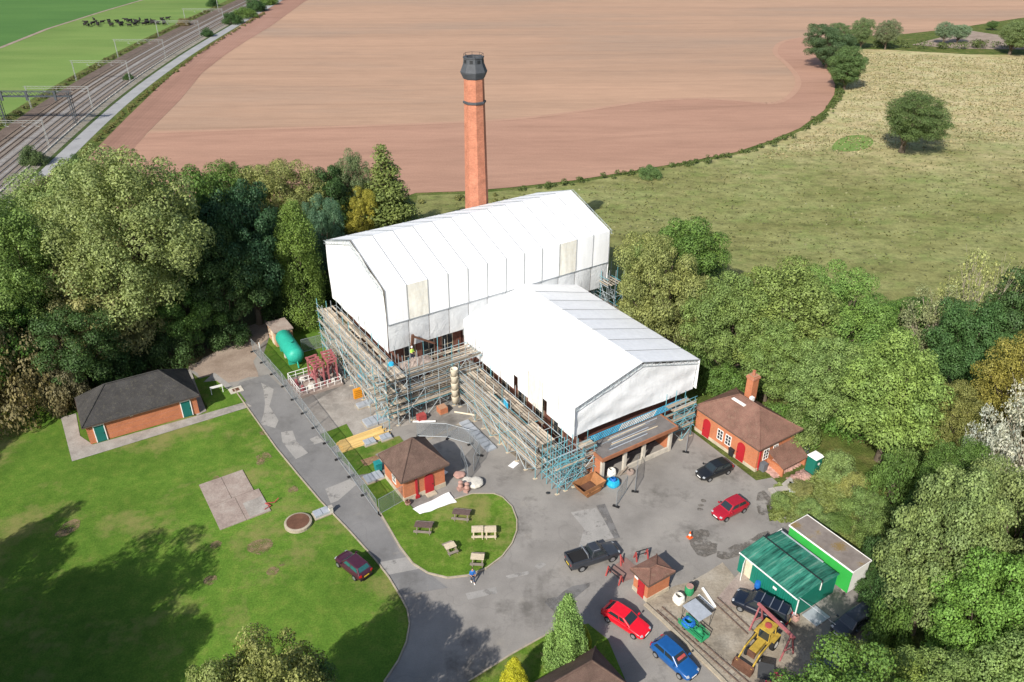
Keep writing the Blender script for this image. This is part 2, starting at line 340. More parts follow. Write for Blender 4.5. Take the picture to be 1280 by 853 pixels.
def leafmat(name, transl=.35):
    t = NT(name); v = t.pos('obj'); oi = t.n('ShaderNodeObjectInfo'); ge = t.n('ShaderNodeNewGeometry')
    ri = t.ramp(ge.outputs['Random Per Island'], [(0, .72), (.5, 1.0), (1, 1.38)])
    n = t.noise(v, .35, 4, .6); n2 = t.noise(v, 1.3, 4, .6)
    c = t.mix(1.0, oi.outputs['Color'], ri, 'MULTIPLY')
    c = t.mix(t.ramp(n, [(.40, 0.0), (.72, .42)]), c, t.mix(1.0, c, (1.42, 1.22, .85), 'MULTIPLY'))
    c = t.mix(1.0, c, t.ramp(n2, [(.3, .74), (.7, 1.24)]), 'MULTIPLY')
    p = t.principled(c, .55, 0, .25); tr = t.n('ShaderNodeBsdfTranslucent')
    t.l(t.mix(1.0, c, (1.15, 1.2, .55), 'MULTIPLY'), tr.inputs[0])
    mx = t.n('ShaderNodeMixShader'); mx.inputs[0].default_value = transl
    t.l(p.outputs[0], mx.inputs[1]); t.l(tr.outputs[0], mx.inputs[2]); t.done(mx)
leafmat('foliage', .26)

# ------------------------------------------------------------------ object helpers
def props(o, label=None, cat=None, group=None, kind=None):
    if label: o['label'] = label
    if cat: o['category'] = cat
    if group: o['group'] = group
    if kind: o['kind'] = kind
    return o
def thing(name, label, cat, loc=(0, 0, 0), rz=0.0, group=None):
    o = bpy.data.objects.new(name, None); col.objects.link(o); o.empty_display_size = .3
    o.location = loc if len(loc) == 3 else (loc[0], loc[1], 0); o.rotation_euler = (0, 0, rz)
    return props(o, label, cat, group)
def link(name, me, parent=None, mat=None):
    if mat and not me.materials: me.materials.append(MATS[mat])
    o = bpy.data.objects.new(name, me); col.objects.link(o)
    if parent: o.parent = parent
    return o
def cpy(root, parent=None):
    o = root.copy(); col.objects.link(o)
    if parent: o.parent = parent
    for ch in root.children: cpy(ch, o)
    return o
class MB:
    def __init__(s): s.v = []; s.f = []
    def add(s, vs, fs):
        n = len(s.v); s.v += [tuple(p) for p in vs]; s.f += [tuple(i+n for i in f) for f in fs]; return s
    def box(s, x0, x1, y0, y1, z0, z1):
        return s.add([(x0, y0, z0), (x1, y0, z0), (x1, y1, z0), (x0, y1, z0), (x0, y0, z1), (x1, y0, z1), (x1, y1, z1), (x0, y1, z1)],
                     [(0, 3, 2, 1), (4, 5, 6, 7), (0, 1, 5, 4), (1, 2, 6, 5), (2, 3, 7, 6), (3, 0, 4, 7)])
    def cbox(s, c, d): return s.box(c[0]-d[0]/2, c[0]+d[0]/2, c[1]-d[1]/2, c[1]+d[1]/2, c[2]-d[2]/2, c[2]+d[2]/2)
    def prism(s, poly, z0, z1):
        n = len(poly)
        a = sum(poly[i][0]*poly[(i+1) % n][1]-poly[(i+1) % n][0]*poly[i][1] for i in range(n))
        if a < 0: poly = poly[::-1]
        return s.add([(p[0], p[1], z0) for p in poly]+[(p[0], p[1], z1) for p in poly],
                     [tuple(range(n-1, -1, -1)), tuple(range(n, 2*n))]+[(i, (i+1) % n, (i+1) % n+n, i+n) for i in range(n)])
    def tube(s, a, b, r, n=6, r2=None, cap=True):
        a = Vector(a); b = Vector(b); d = (b-a).normalized(); r2 = r if r2 is None else r2
        t = d.orthogonal().normalized(); q = d.cross(t)
        vs = [a+(t*math.cos(2*math.pi*i/n)+q*math.sin(2*math.pi*i/n))*r for i in range(n)]+[b+(t*math.cos(2*math.pi*i/n)+q*math.sin(2*math.pi*i/n))*r2 for i in range(n)]
        fs = [(i, (i+1) % n, (i+1) % n+n, i+n) for i in range(n)]
        if cap: fs += [tuple(range(n-1, -1, -1)), tuple(range(n, 2*n))]
        return s.add(vs, fs)
    def bar(s, a, b, wd, ht):
        """rectangular bar from a to b"""
        a = Vector(a); b = Vector(b); d = (b-a).normalized(); up = Vector((0, 0, 1))
        if abs(d.z) > .95: up = Vector((1, 0, 0))
        x = d.cross(up).normalized()*wd/2; y = x.cross(d).normalized()*ht/2
        vs = [p+i*x+j*y for p in (a, b) for i, j in ((-1, -1), (1, -1), (1, 1), (-1, 1))]
        return s.add(vs, [(0, 1, 2, 3), (7, 6, 5, 4), (0, 4, 5, 1), (1, 5, 6, 2), (2, 6, 7, 3), (3, 7, 4, 0)])
    def lathe(s, prof, n=16, c=(0, 0)):
        vs = []; fs = []
        for r, z in prof: vs += [(c[0]+r*math.cos(2*math.pi*i/n), c[1]+r*math.sin(2*math.pi*i/n), z) for i in range(n)]
        for k in range(len(prof)-1): fs += [(k*n+i, k*n+(i+1) % n, (k+1)*n+(i+1) % n, (k+1)*n+i) for i in range(n)]
        fs += [tuple(range(n-1, -1, -1)), tuple(range((len(prof)-1)*n, len(prof)*n))]
        return s.add(vs, fs)
    def grid(s, fn, nu, nv):
        vs = [fn(i/nu, j/nv) for j in range(nv+1) for i in range(nu+1)]
        return s.add(vs, [(j*(nu+1)+i, j*(nu+1)+i+1, (j+1)*(nu+1)+i+1, (j+1)*(nu+1)+i) for j in range(nv) for i in range(nu)])
    def mesh(s, name, mat=None, smooth=False):
        me = bpy.data.meshes.new(name); me.from_pydata(s.v, [], s.f); me.update()
        if mat: me.materials.append(MATS[mat])
        if smooth: me.polygons.foreach_set('use_smooth', [True]*len(me.polygons))
        return me
    def build(s, name, mat, parent=None, smooth=False):
        return link(name, s.mesh(name, mat, smooth), parent)
def rough_edges(poly, step=1.5, amp=.12, seed=1):
    rg = random.Random(seed); out = []
    for i in range(len(poly)):
        a = poly[i]; b = poly[(i+1) % len(poly)]; L = math.dist(a, b); n = max(1, int(L/step))
        for k in range(n):
            f = k/n; out.append((a[0]+(b[0]-a[0])*f+rg.uniform(-amp, amp), a[1]+(b[1]-a[1])*f+rg.uniform(-amp, amp)))
    return out
def smooth_poly(pts, n=2):
    for _ in range(n):
        q = []
        for i in range(len(pts)):
            a = pts[i]; b = pts[(i+1) % len(pts)]
            q += [(a[0]*.75+b[0]*.25, a[1]*.75+b[1]*.25), (a[0]*.25+b[0]*.75, a[1]*.25+b[1]*.75)]
        pts = q
    return pts
FLATN = [0]
def flat(name, poly, z, mat, kind='structure', parent=None, rough=0, step=1.5):
    if rough: poly = rough_edges(poly, step, rough, len(poly))
    a = sum(poly[i][0]*poly[(i+1) % len(poly)][1]-poly[(i+1) % len(poly)][0]*poly[i][1] for i in range(len(poly)))
    if a < 0: poly = poly[::-1]
    FLATN[0] += 1; z += FLATN[0]*.0003
    o = MB().add([(p[0], p[1], z) for p in poly], [tuple(range(len(poly)))]).build(name, mat, parent)
    if not parent: o['kind'] = kind
    return o
def gp(*pts): return [G(*p) for p in pts]

# ------------------------------------------------------------------ the land
flat('ground', [(-2500, -200), (2500, -200), (2500, 3000), (-2500, 3000)], -.09, 'rough_grass')
def interp(x, xs, ys):
    return float(np.interp(x, xs, ys))
RWY = [60, 110, 153, 177, 210, 247, 290, 326, 400, 500, 700, 1200]
RWX = [-84, -94.5, -103, -107, -113, -118.3, -122.5, -124.8, -127.5, -129.5, -131, -133]
def rx(Y):
    return sum(interp(Y+d, RWY, RWX) for d in (-18, -9, 0, 9, 18))/5
YS = [60+9*i for i in range(110)]
def strip(name, o0, o1, z, mat, y0=60, y1=1100):
    ys = [y for y in YS if y0 <= y <= y1]
    m = MB(); n = len(ys)
    f0 = o0 if callable(o0) else (lambda y: o0); f1 = o1 if callable(o1) else (lambda y: o1)
    m.add([(rx(y)+f0(y), y, z) for y in ys]+[(rx(y)+f1(y), y, z) for y in ys], [(i, i+n, i+n+1, i+1) for i in range(n-1)])
    o = m.build(name, mat); o['kind'] = 'structure'; return o
# ploughed field
edge = gp((520, 241), (580, 239), (640, 234), (720, 225), (800, 212), (860, 202), (920, 190), (965, 175), (1000, 160), (1030, 138), (1043, 118), (1044, 106), (1038, 92), (1022, 72), (1012, 50))
far_r = [(140, 345), (165, 352), (190, 365), (235, 395), (420, 500), (900, 800), (900, 1500), (-136, 1500)]
def field_left(y): return rx(y)+interp(y, [100, 165, 230, 300, 360, 460], [10.2, 10, 10, 8, 7, 5])
left_e = [(field_left(y), y) for y in range(460, 90, -20)]
flat('ploughed_field', edge+far_r+[(field_left(1000), 1000), (field_left(600), 600)]+left_e+[(-60, 110)], -.05, 'ploughed')
inner = gp((1003, 47), (975, 52), (966, 66), (984, 80), (1000, 100), (994, 116), (972, 131), (935, 127), (880, 123), (810, 126), (740, 137), (670, 147), (600, 152), (480, 157), (340, 161), (186, 166))
for _ in range(2): inner = [inner[0]]+[q for a, b in zip(inner, inner[1:]) for q in ((a[0]*.75+b[0]*.25, a[1]*.75+b[1]*.25), (a[0]*.25+b[0]*.75, a[1]*.25+b[1]*.75))]+[inner[-1]]
flat('field_headland', edge+inner+[(-84, 130), (-60, 112)], -.03, 'headland')
st_in = gp((184, 166), (205, 145), (225, 125), (253, 91), (281, 69), (310, 50), (337, 34), (381, 2))
m = MB()
for a, b in zip(inner, inner[1:]):
    d = Vector((b[0]-a[0], b[1]-a[1])).normalized()*.9; m.add([(a[0]-d.y, a[1]+d.x, .006), (a[0]+d.y, a[1]-d.x, .006), (b[0]+d.y, b[1]-d.x, .006), (b[0]-d.y, b[1]+d.x, .006)], [(0, 1, 2, 3)])
m.build('field_turning_line', 'pale_soil')['kind'] = 'structure'
flat('field_side_strip', left_e+[(-80, 100)]+gp((120, 240))+st_in+[(-95, 700), (field_left(700), 700)], -.01, 'side_strip')
# meadow
flat('meadow', [(-75, 118), (-19, 150)]+[(p[0]+.5, p[1]-1.5) for p in edge]+[(126, 318), (140, 316), (168, 306), (300, 300), (700, 330), (700, 60), (120, 55), (70, 62), (30, 92), (-15, 112), (-60, 105)], -.07, 'meadow')
flat('far_bare_plot', gp((1140, 56), (1210, 38), (1250, 44), (1300, 40), (1300, 62), (1200, 61)), -.04, 'track_earth')
flat('green_clearing', smooth_poly(gp((1036, 186), (1052, 170), (1084, 168), (1095, 178), (1080, 188), (1050, 190))), -.05, 'green_field')
# green fields beyond the railway
strip('pasture', -420, -22, -.05, 'green_field')
flat('far_pasture', [(-900, 100)]+gp((-60, 80), (0, 60), (60, 36), (130, 14), (185, -2))+[(-150, 600), (-300, 1400), (-900, 1400)], -.02, 'cloud_shaded_field')
pts = gp((-60, 80), (0, 60), (60, 36), (130, 14), (185, -2))
m = MB()
for a, b in zip(pts, pts[1:]): m.add([(a[0]-.8, a[1]-1.2, 0), (b[0]-.8, b[1]-1.2, 0), (b[0]+.8, b[1]+1.2, 0), (a[0]+.8, a[1]+1.2, 0)], [(0, 1, 2, 3)])
m.build('field_path', 'track_earth')['kind'] = 'structure'
# railway and lane
strip('railway_bank', -23.5, -18.6, -.02, 'rough_grass')
strip('railway_bed', -18.6, -.9, .15, 'rust_ballast')
strip('railway_ballast', -12.9, -.9, .17, 'ballast')
strip('railway_verge', -.9, 2.4, .0, 'verge_grass')
m = MB(); n = len(YS)
m.add([(rx(y)-.5, y, .40) for y in YS]+[(rx(y)+1.3, y, .02) for y in YS], [(i, i+n, i+n+1, i+1) for i in range(n-1)])
m.build('railway_slope', 'dry_bank')['kind'] = 'structure'
strip('country_lane', 2.4, 6.2, .02, 'lane_far')
strip('lane_verge', 6.2, lambda y: interp(y, [100, 165, 230, 300, 360, 460], [10.2, 10, 10, 8, 7, 5]), .0, 'rough_grass')

# ------------------------------------------------------------------ the site: lawns, yard, paths
lawn_edge = gp((293, 487), (318, 522), (345, 560), (372, 593), (400, 626), (435, 662), (470, 701), (486, 722), (500, 745), (509, 762), (512, 780), (508, 803), (498, 826), (480, 853), (450, 890))
flat('lawn', [(-62, 78), (-56, 80.5)]+gp((80, 512), (247, 520))+lawn_edge+[(-12, 30), (-70, 25), (-75, 60)], -.03, 'lawn')
yard = gp((235, 462), (300, 425), (345, 395))+[P2(24, 100), P2(31, 93), P2(64, 93), P2(66, 75), P2(61, 53), P2(58, 52), P2(57.5, 41)]+gp((965, 597), (975, 606), (958, 632), (962, 652), (1002, 640))+[P2(55.2, 34), P2(55.2, 24), P2(50, 18), P2(40, 10), (-2, 28)]+lawn_edge[::-1]+gp((255, 478))
flat('yard', yard, -.01, 'tarmac')
flat('woodland_floor', [(-78, 82), (-60, 79), (-56, 80)]+gp((95, 480), (245, 455), (330, 405), (420, 395))+[P2(31, 92), P2(33, 96), P2(60, 97), P2(60, 110), P2(30, 122), (-70, 118), (-92, 130), (-85, 95)], -.02, 'woodland_floor')
flat('woodland_earth', [P2(58, 52), P2(62, 75), P2(63, 92), P2(75, 90), (60, 95), (110, 70), (90, 40), (45, 22), P2(57, 24), P2(56, 34), P2(57, 41)], -.045, 'rough_grass')
flat('access_track', rough_edges(gp((232, 462), (258, 474), (278, 480), (300, 476), (322, 470), (318, 446), (336, 418), (360, 400), (330, 398), (300, 415), (270, 440)), 1, .3, 5), .005, 'track_earth')
flat('lane_surface', lawn_edge[:9]+gp((560, 735), (540, 720), (515, 704), (500, 690), (480, 655), (470, 640), (440, 600), (400, 545), (360, 492), (335, 468), (300, 478)), .0, 'lane_tarmac')
# patches of newer and older surfacing
flat('surface_patch', gp((327, 478), (342, 486), (338, 508), (350, 525), (344, 536), (327, 530), (331, 505)), .006, 'pale_patch', rough=.15)
flat('surface_patch', gp((350, 541), (366, 538), (372, 552), (385, 567), (370, 575), (352, 552)), .006, 'pale_patch', rough=.15)
flat('surface_patch', gp((387, 549), (397, 545), (405, 552), (393, 556)), .006, 'pale_patch')
flat('surface_patch', gp((406, 612), (436, 600), (446, 606), (424, 626), (412, 630)), .006, 'pale_patch', rough=.12)
flat('surface_patch', gp((475, 703), (522, 694), (535, 709), (485, 719)), .006, 'pale_patch')
flat('surface_patch', gp((582, 742), (620, 734), (622, 742), (585, 750)), .006, 'pale_patch')
flat('surface_patch', gp((632, 720), (660, 714), (662, 718), (634, 724)), .006, 'pale_patch')
flat('surface_patch', gp((668, 708), (677, 702), (683, 706), (674, 712)), .006, 'pale_patch')
flat('surface_patch', gp((712, 642), (745, 634), (775, 672), (745, 680), (722, 684), (730, 662)), .006, 'pale_patch', rough=.2)
flat('surface_patch', gp((745, 632), (756, 630), (775, 672), (768, 674)), .010, 'dark_patch')
flat('oil_stain', smooth_poly(gp((858, 668), (872, 662), (892, 664), (884, 676), (900, 684), (892, 695), (876, 696), (866, 686)), 1), .006, 'oil_stain', rough=.25, step=.5)
flat('oil_stain', smooth_poly(gp((890, 692), (918, 684), (962, 664), (968, 670), (930, 694), (905, 700)), 1), .008, 'oil_stain', rough=.25, step=.6)
flat('oil_stain', smooth_poly(gp((862, 722), (880, 720), (898, 724), (890, 742), (876, 738)), 1), .006, 'oil_stain', rough=.25, step=.5)
flat('oil_stain', smooth_poly(gp((945, 620), (962, 612), (966, 640), (952, 648)), 1), .006, 'oil_stain', rough=.25, step=.6)
for p in ((879, 626), (876, 632), (875, 637)): 
    c = G(*p); flat('oil_stain', [(c[0]+.35*math.cos(a*.7)*random.uniform(.7, 1.1), c[1]+.28*math.sin(a*.7)*random.uniform(.7, 1.1)) for a in range(9)], .006, 'oil_stain')
flat('oil_stain', smooth_poly(gp((680, 752), (700, 742), (735, 728), (742, 734), (720, 752), (696, 768)), 1), .006, 'dark_patch', rough=.3, step=.6)
# path round the brick toilet block
flat('path', gp((76, 522), (95, 517), (100, 545), (116, 556), (250, 519), (306, 503), (315, 508), (120, 568), (90, 577)), .004, 'concrete')
flat('path', gp((228, 463), (238, 462), (258, 514), (246, 520)), .007, 'concrete')
flat('path', gp((254, 478), (268, 466), (292, 484), (284, 487), (272, 476)), .010, 'pale_patch')
flat('lawn_verge', gp((240, 476), (262, 470), (278, 482), (296, 486), (308, 502), (262, 513)), .002, 'lawn')
# inner works area: concrete, grass and soil patches
flat('works_concrete', [P2(21.9, 80), P2(28.3, 82.3), P2(31, 92), P2(31.5, 70), P2(28.4, 70.5), P2(28, 63), P2(21.9, 66)], .004, 'concrete')
flat('works_grass', [P2(21.9, 95), P2(24, 99), P2(31, 99), P2(31, 87.5), P2(22, 87.4)], .008, 'lawn')
flat('works_grass', gp((400, 543), (434, 530), (441, 545), (413, 560)), .012, 'lawn', rough=.08)
flat('works_grass', gp((420, 566), (460, 556), (500, 545), (506, 552), (470, 568), (474, 590), (445, 594)), .012, 'lawn', rough=.08)
flat('works_soil', gp((450, 576), (470, 570), (474, 574), (462, 582), (455, 583)), .018, 'soil', rough=.08)
flat('works_grass', [P2(21.9, 63), P2(24.8, 63.3), P2(25.2, 58.5), P2(22.0, 57.6)], .012, 'island_lawn')
flat('works_dirt', [P2(29, 66), P2(41.5, 68), P2(43, 54), P2(39.5, 54), P2(38.5, 66.5)], .006, 'yard_dirt')
# lawn island with the picnic tables
isl = gp((457, 613), (470, 633), (485, 658), (500, 684), (516, 705), (535, 717), (560, 723), (585, 720), (608, 711), (628, 696), (640, 680), (646, 664), (646, 650), (640, 634), (628, 622), (617, 618), (590, 618), (560, 628), (520, 640), (512, 632), (495, 622), (478, 604))
m = MB().prism(isl, -.05, .10); o = m.build('picnic_lawn', 'island_lawn'); o['kind'] = 'structure'
def kerb(pts, z=.13, wd=.13, name='kerb'):
    root = props(bpy.data.objects.new(name, None), kind='structure'); col.objects.link(root)
    pts2 = [pts[0]]
    for a, b in zip(pts, pts[1:]):
        n = max(1, int(math.dist(a, b)/.92+.5))
        pts2 += [(a[0]+(b[0]-a[0])*k/n, a[1]+(b[1]-a[1])*k/n) for k in range(1, n+1)]
    for a, b in zip(pts2, pts2[1:]):
        A = Vector((*a, 0)); B = Vector((*b, 0)); d = (B-A); L = d.length
        if L < .05: continue
        if 'kerb_unit' not in bpy.data.meshes: MB().box(0, 1, -.5, .5, -.1, 1).mesh('kerb_unit', 'kerb_stone')
        o = link('kerb_stone', bpy.data.meshes['kerb_unit'], root); o.location = A; o.rotation_euler = (0, 0, math.atan2(d.y, d.x)); o.scale = (max(.05, L-.015), wd, z+random.uniform(-.008, .008))
    return root
kerb(isl[:18])
kerb(lawn_edge[:14], .10)
flat('bottom_lawn', gp((585, 870), (586, 852), (640, 818), (690, 790), (735, 780), (760, 800), (790, 870)), .03, 'island_lawn')
kerb(gp((586, 852), (640, 818), (690, 790)), .10)
# rail yard with loose stone
flat('rail_yard', gp((806, 752), (822, 742), (862, 726), (905, 705), (935, 745), (1002, 768), (1030, 790), (1000, 870), (930, 880), (880, 830)), .006, 'yard_dirt', rough=.2)
kerb(gp((806, 756), (830, 778), (862, 810), (905, 853), (930, 880)), .18, .3, 'yard_kerb')
flat('concrete_apron', gp((893, 752), (925, 715), (948, 726), (1004, 766), (985, 778)), .010, 'warm_concrete')
# bare patches on the lawn
for i, (x, y, r) in enumerate([(325, 683, 1.15), (270, 681, .55), (341, 714, .6), (263, 725, .62), (330, 572, .9), (326, 578, .5), (366, 612, .6), (382, 598, .35), (88, 658, 1.0), (80, 665, .8), (270, 598, .4), (330, 541, .5), (352, 705, .3)]):
    c = G(x, y); flat('bare_patch', [(c[0]+r*math.cos(a*.42)*random.uniform(.8, 1.1), c[1]+r*math.sin(a*.42)*random.uniform(.8, 1.1)) for a in range(15)], -.022+.0003*i, 'bare_soil')

# ------------------------------------------------------------------ chimney tower
def uvthing(name, label, cat, u, v, group=None, z=0, dr=0.0):
    p = P2(u, v); return thing(name, label, cat, (p[0], p[1], z), RZ+R(dr), group)
ct = thing('chimney_tower', 'tall octagonal red brick chimney with dark banded crown behind the white roofs', 'chimney', (*[-5.05, 109.0], 0), RZ+R(22.5))
MB().lathe([(2.15, 0), (2.15, 2.0), (1.98, 2.3), (1.68, 15), (1.36, 32.4)], 8).build('shaft', 'tower_brick', ct)
MB().lathe([(1.37, 32.35), (1.48, 32.5), (1.76, 33.1), (1.82, 33.3), (1.74, 33.45), (1.40, 34.3), (1.34, 34.95), (1.42, 35.0), (1.42, 35.15), (1.0, 35.15), (1.0, 34.8)], 8).build('crown', 'dark_lead', ct)
MB().lathe([(1.42, 29.1), (1.58, 29.2), (1.58, 29.42), (1.42, 29.5)], 8).build('band', 'dark_lead', ct)
m = MB()
for k in range(8):
    a0, a1 = k*math.pi/4, (k+1)*math.pi/4
    m.tube((1.3*math.cos(a0), 1.3*math.sin(a0), 35.5), (1.3*math.cos(a1), 1.3*math.sin(a1), 35.5), .025, 5)
    m.tube((1.3*math.cos(a0), 1.3*math.sin(a0), 35.1), (1.3*math.cos(a0), 1.3*math.sin(a0), 35.52), .025, 5)
m.build('railing', 'dark_metal', ct)
for k in range(8):
    a = (k+.5)*math.pi/4; c, s_ = math.cos(a), math.sin(a)
    o = MB().cbox((0, 0, 0), (.16, .4, .4)).build('crown_panel', 'dark_metal', ct); o.location = (c*1.24, s_*1.24, 34.62); o.rotation_euler = (0, 0, a)

# ------------------------------------------------------------------ temporary roofs
def bulge_panel(p00, p10, p11, p01, bul, n=5):
    a, b, c, d = map(Vector, (p00, p10, p11, p01)); nn = (b-a).cross(d-a).normalized()
    def f(s, t): return tuple((a*(1-s)+b*s)*(1-t)+(d*(1-s)+c*s)*t + nn*bul*math.sin(math.pi*s)*(.35+.65*math.sin(math.pi*t)))
    return MB().grid(f, n, n)
def both(o):
    return o
# -- main hall roof: ridge along u
u0, u1, v0, v1, ze, zr = 31.7, 64.1, 75.2, 92.4, 15.2, 18.2
ft = uvthing('temporary_roof', 'larger white sheeted temporary roof over the main hall, nearest the chimney', 'temporary roof', u0, v0)
L, W = u1-u0, v1-v0; nb = 12; bw = L/nb; hm = W/2; rid = zr-ze; ov = .35
for k in range(nb):
    x0, x1 = k*bw+.03, (k+1)*bw-.03
    mt = 'stained_sheet' if k == 1 else 'white_sheet'
    both(bulge_panel((x0, -.1, ze), (x1, -.1, ze), (x1, hm, zr), (x0, hm, zr), -.025).build('roof_panel', 'white_sheet', ft, True))
    both(bulge_panel((x1, W+.1, ze), (x0, W+.1, ze), (x0, hm, zr+.004), (x1, hm, zr+.004), -.06).build('roof_panel', 'white_sheet', ft, True))
    zb = 10.75-random.uniform(0, .1)
    both(bulge_panel((x0, -.1, zb), (x1, -.1, zb), (x1, -.1, ze), (x0, -.1, ze), .045).build('wall_panel', mt if k != 9 else 'stained_sheet', ft, True))
    both(bulge_panel((x1, W+.1, 9), (x0, W+.1, 9), (x0, W+.1, ze), (x1, W+.1, ze), .08).build('wall_panel', 'white_sheet', ft, True))
    o = both(bulge_panel((x0, .12, 7.1), (x1, .12, 7.1), (x1, .02, 10.9), (x0, .02, 10.9), .12).build('netting_panel', 'thin_netting', ft, True))
MB().bar((0, -.14, 10.72), (L, -.14, 10.72), .05, .07).build('hem_tube', 'fence_steel', ft)
for k in range(nb+1):
    x = k*bw
    m = MB().bar((x, -.12, ze+.02), (x, hm, zr+.05), .07, .07).bar((x, -.14, ze), (x, -.14, 10.7), .05, .06); m.build('seam', 'seam_grey', ft)
    MB().bar((x, W+.12, ze+.02), (x, hm, zr+.06), .07, .08).build('seam', 'fence_steel', ft)
for x, nm in ((-.15, 0), (L+.15, 1)):
    def gf(s, t, x=x):
        y = s*W; top = ze+rid*(1-abs(2*s-1))-.05; zb = 6.95 if nm == 0 else 8.2
        return (x+.09*math.sin(9*s+3*t)*math.sin(math.pi*t)+.05*math.sin(23*s), y, zb+(top-zb)*t)
    both(MB().grid(gf, 28, 12).build('gable_sheet', 'white_sheet', ft, True))
    # lattice edge beam
    m = MB()
    for sgn in (0, 1):
        a = Vector((x*1.0+(-.22 if nm == 0 else .22), -.2 if sgn == 0 else W+.2, ze-.02)); b = Vector((a.x, hm, zr))
        for dz in (0, -.45): m.tube(a+Vector((0, 0, dz)), b+Vector((0, 0, dz)), .03, 5)
        n = 18
        for i in range(n):
            p = a.lerp(b, i/n); q = a.lerp(b, (i+1)/n)
            m.tube(p+Vector((0, 0, 0 if i % 2 else -.45)), q+Vector((0, 0, -.45 if i % 2 else 0)), .02, 4)
    m.build('edge_truss', 'tube_steel', ft)
# -- wing roof: ridge along v
a0, a1, b0, b1, ze2, zr2 = 41.9, 59.2, 52.5, 75.4, 8.5, 11.05
wt = uvthing('temporary_roof', 'smaller white sheeted temporary roof over the wing, gable facing the car park', 'temporary roof', a0, b0)
W2, L2 = a1-a0, b1-b0; nb2 = 8; bw2 = L2/nb2; h2 = W2/2
for k in range(nb2):
    y0, y1 = k*bw2+.03, (k+1)*bw2-.03
    both(bulge_panel((-.1, y1, ze2), (-.1, y0, ze2), (h2, y0, zr2), (h2, y1, zr2), .02).build('roof_panel', 'white_sheet', wt, True))
    both(bulge_panel((W2+.1, y0, ze2), (W2+.1, y1, ze2), (h2, y1, zr2+.004), (h2, y0, zr2+.004), .03).build('roof_panel', 'white_sheet', wt, True))
    zb = 4.55 if k not in (1, 3) else 5.5
    gapw = .75 if k in (1, 3) else .0
    zc = zb+1.0 if gapw else zb
    if gapw: both(bulge_panel((-.1, y1-gapw, zb-.6), (-.1, y0, zb-.6), (-.1, y0, zc), (-.1, y1-gapw, zc), .03).build('wall_panel', 'white_sheet', wt, True))
    both(bulge_panel((-.1, y1, zc), (-.1, y0, zc), (-.1, y0, ze2), (-.1, y1, ze2), .04).build('wall_panel', 'stained_sheet' if k == 2 else 'white_sheet', wt, True))
    both(bulge_panel((W2+.1, y0, 4.6), (W2+.1, y1, 4.6), (W2+.1, y1, ze2), (W2+.1, y0, ze2), .08).build('wall_panel', 'white_sheet', wt, True))
for k in range(nb2+1):
    y = k*bw2
    MB().bar((-.12, y, ze2+.02), (h2, y, zr2+.04), .05, .05).bar((-.13, y, ze2), (-.13, y, 6.2), .04, .05).build('seam', 'seam_pale', wt)
    MB().bar((W2+.12, y, ze2+.02), (h2, y, zr2+.04), .05, .05).build('seam', 'seam_grey', wt)
ng = 1
for k in range(ng):
    s0, s1 = k/ng, (k+1)/ng
    def gf(s, t, s0=s0, s1=s1):
        ss = s0+(s1-s0)*s; x = .06+ss*(W2-.12); top = ze2-.35+(zr2-ze2)*(1-abs(2*ss-1)); zb = 4.55+.1*math.sin(5*ss)
        return (x, .35+.06*math.sin(7*ss+6*t)+.02*math.sin(23*ss+8*t)*t+.035*math.sin(15*ss-12*t)+.03*math.sin(19*ss*t*3)+.02*math.sin(9*t+4*ss), zb+(top-zb)*t)
    both(MB().grid(gf, 56, 16).build('gable_sheet', 'gable_sheet', wt, True))
m = MB()
for a, b in (((0, .1, ze2-.02), (h2, .1, zr2-.02)), ((W2, .1, ze2-.02), (h2, .1, zr2-.02))):
    a = Vector(a); b = Vector(b)
    for dz in (-.05, -.5): m.tube(a+Vector((0, 0, dz)), b+Vector((0, 0, dz)), .035, 5)
    n = 16
    for i in range(n):
        p = a.lerp(b, i/n); q = a.lerp(b, (i+1)/n); m.tube(p+Vector((0, 0, -.05 if i % 2 else -.5)), q+Vector((0, 0, -.5 if i % 2 else -.05)), .022, 4)
m.build('edge_truss', 'tube_steel', wt)

# ------------------------------------------------------------------ the brick hall under the sheeting
def windows(root, rects, face, depth=.08, frame='stone_trim'):
    """rects in (a0,a1,z0,z1); face = ('x'|'y', coordinate, outward sign)"""
    ax, cc, sg = face
    for (p, q, z0, z1) in rects:
        def bx(m, p0, p1, q0, q1, d0, d1):
            lo, hi = sorted((cc+sg*d0, cc+sg*d1))
            return m.box(lo, hi, p0, p1, q0, q1) if ax == 'x' else m.box(p0, p1, lo, hi, q0, q1)
        wv = bx(MB(), p, q, z0, z1, .0, .02).build('window', 'pane_dark', root)
        f = MB(); w_ = .07
        bx(f, p-w_, p, z0-w_, z1+w_, .0, .05); bx(f, q, q+w_, z0-w_, z1+w_, .0, .05); bx(f, p, q, z1, z1+w_, .0, .05); bx(f, p, q, z0-w_, z0, .0, .06)
        mid = (p+q)/2; bx(f, mid-.025, mid+.025, z0, z1, .02, .045)
        for i in (1, 2): zz = z0+(z1-z0)*i/3; bx(f, p, mid-.025, zz-.02, zz+.02, .02, .04); bx(f, mid+.025, q, zz-.02, zz+.02, .02, .04)
        f.build('window_frame', frame, wv)
hb = uvthing('pumping_hall', 'dark red brick hall half hidden under the white sheeting and scaffolding', 'building', 33, 76.6)
MB().box(0, 29.6, 0, 14.2, 0, 10.2).build('wall', 'dark_brick', hb)
MB().box(10.4, 24.6, -22.6, -.02, 0, 7.8).build('wing_wall', 'dark_brick', hb)
windows(hb, [(1.2+i*2.6, 2.6+i*2.6, 2.2, 6.3) for i in range(3)], ('y', 0, -1), frame='stone_trim')
windows(hb, [(-20+i*3.6, -18.4+i*3.6, 1.2, 4.8) for i in range(5)], ('x', 10.4, -1), frame='stone_trim')
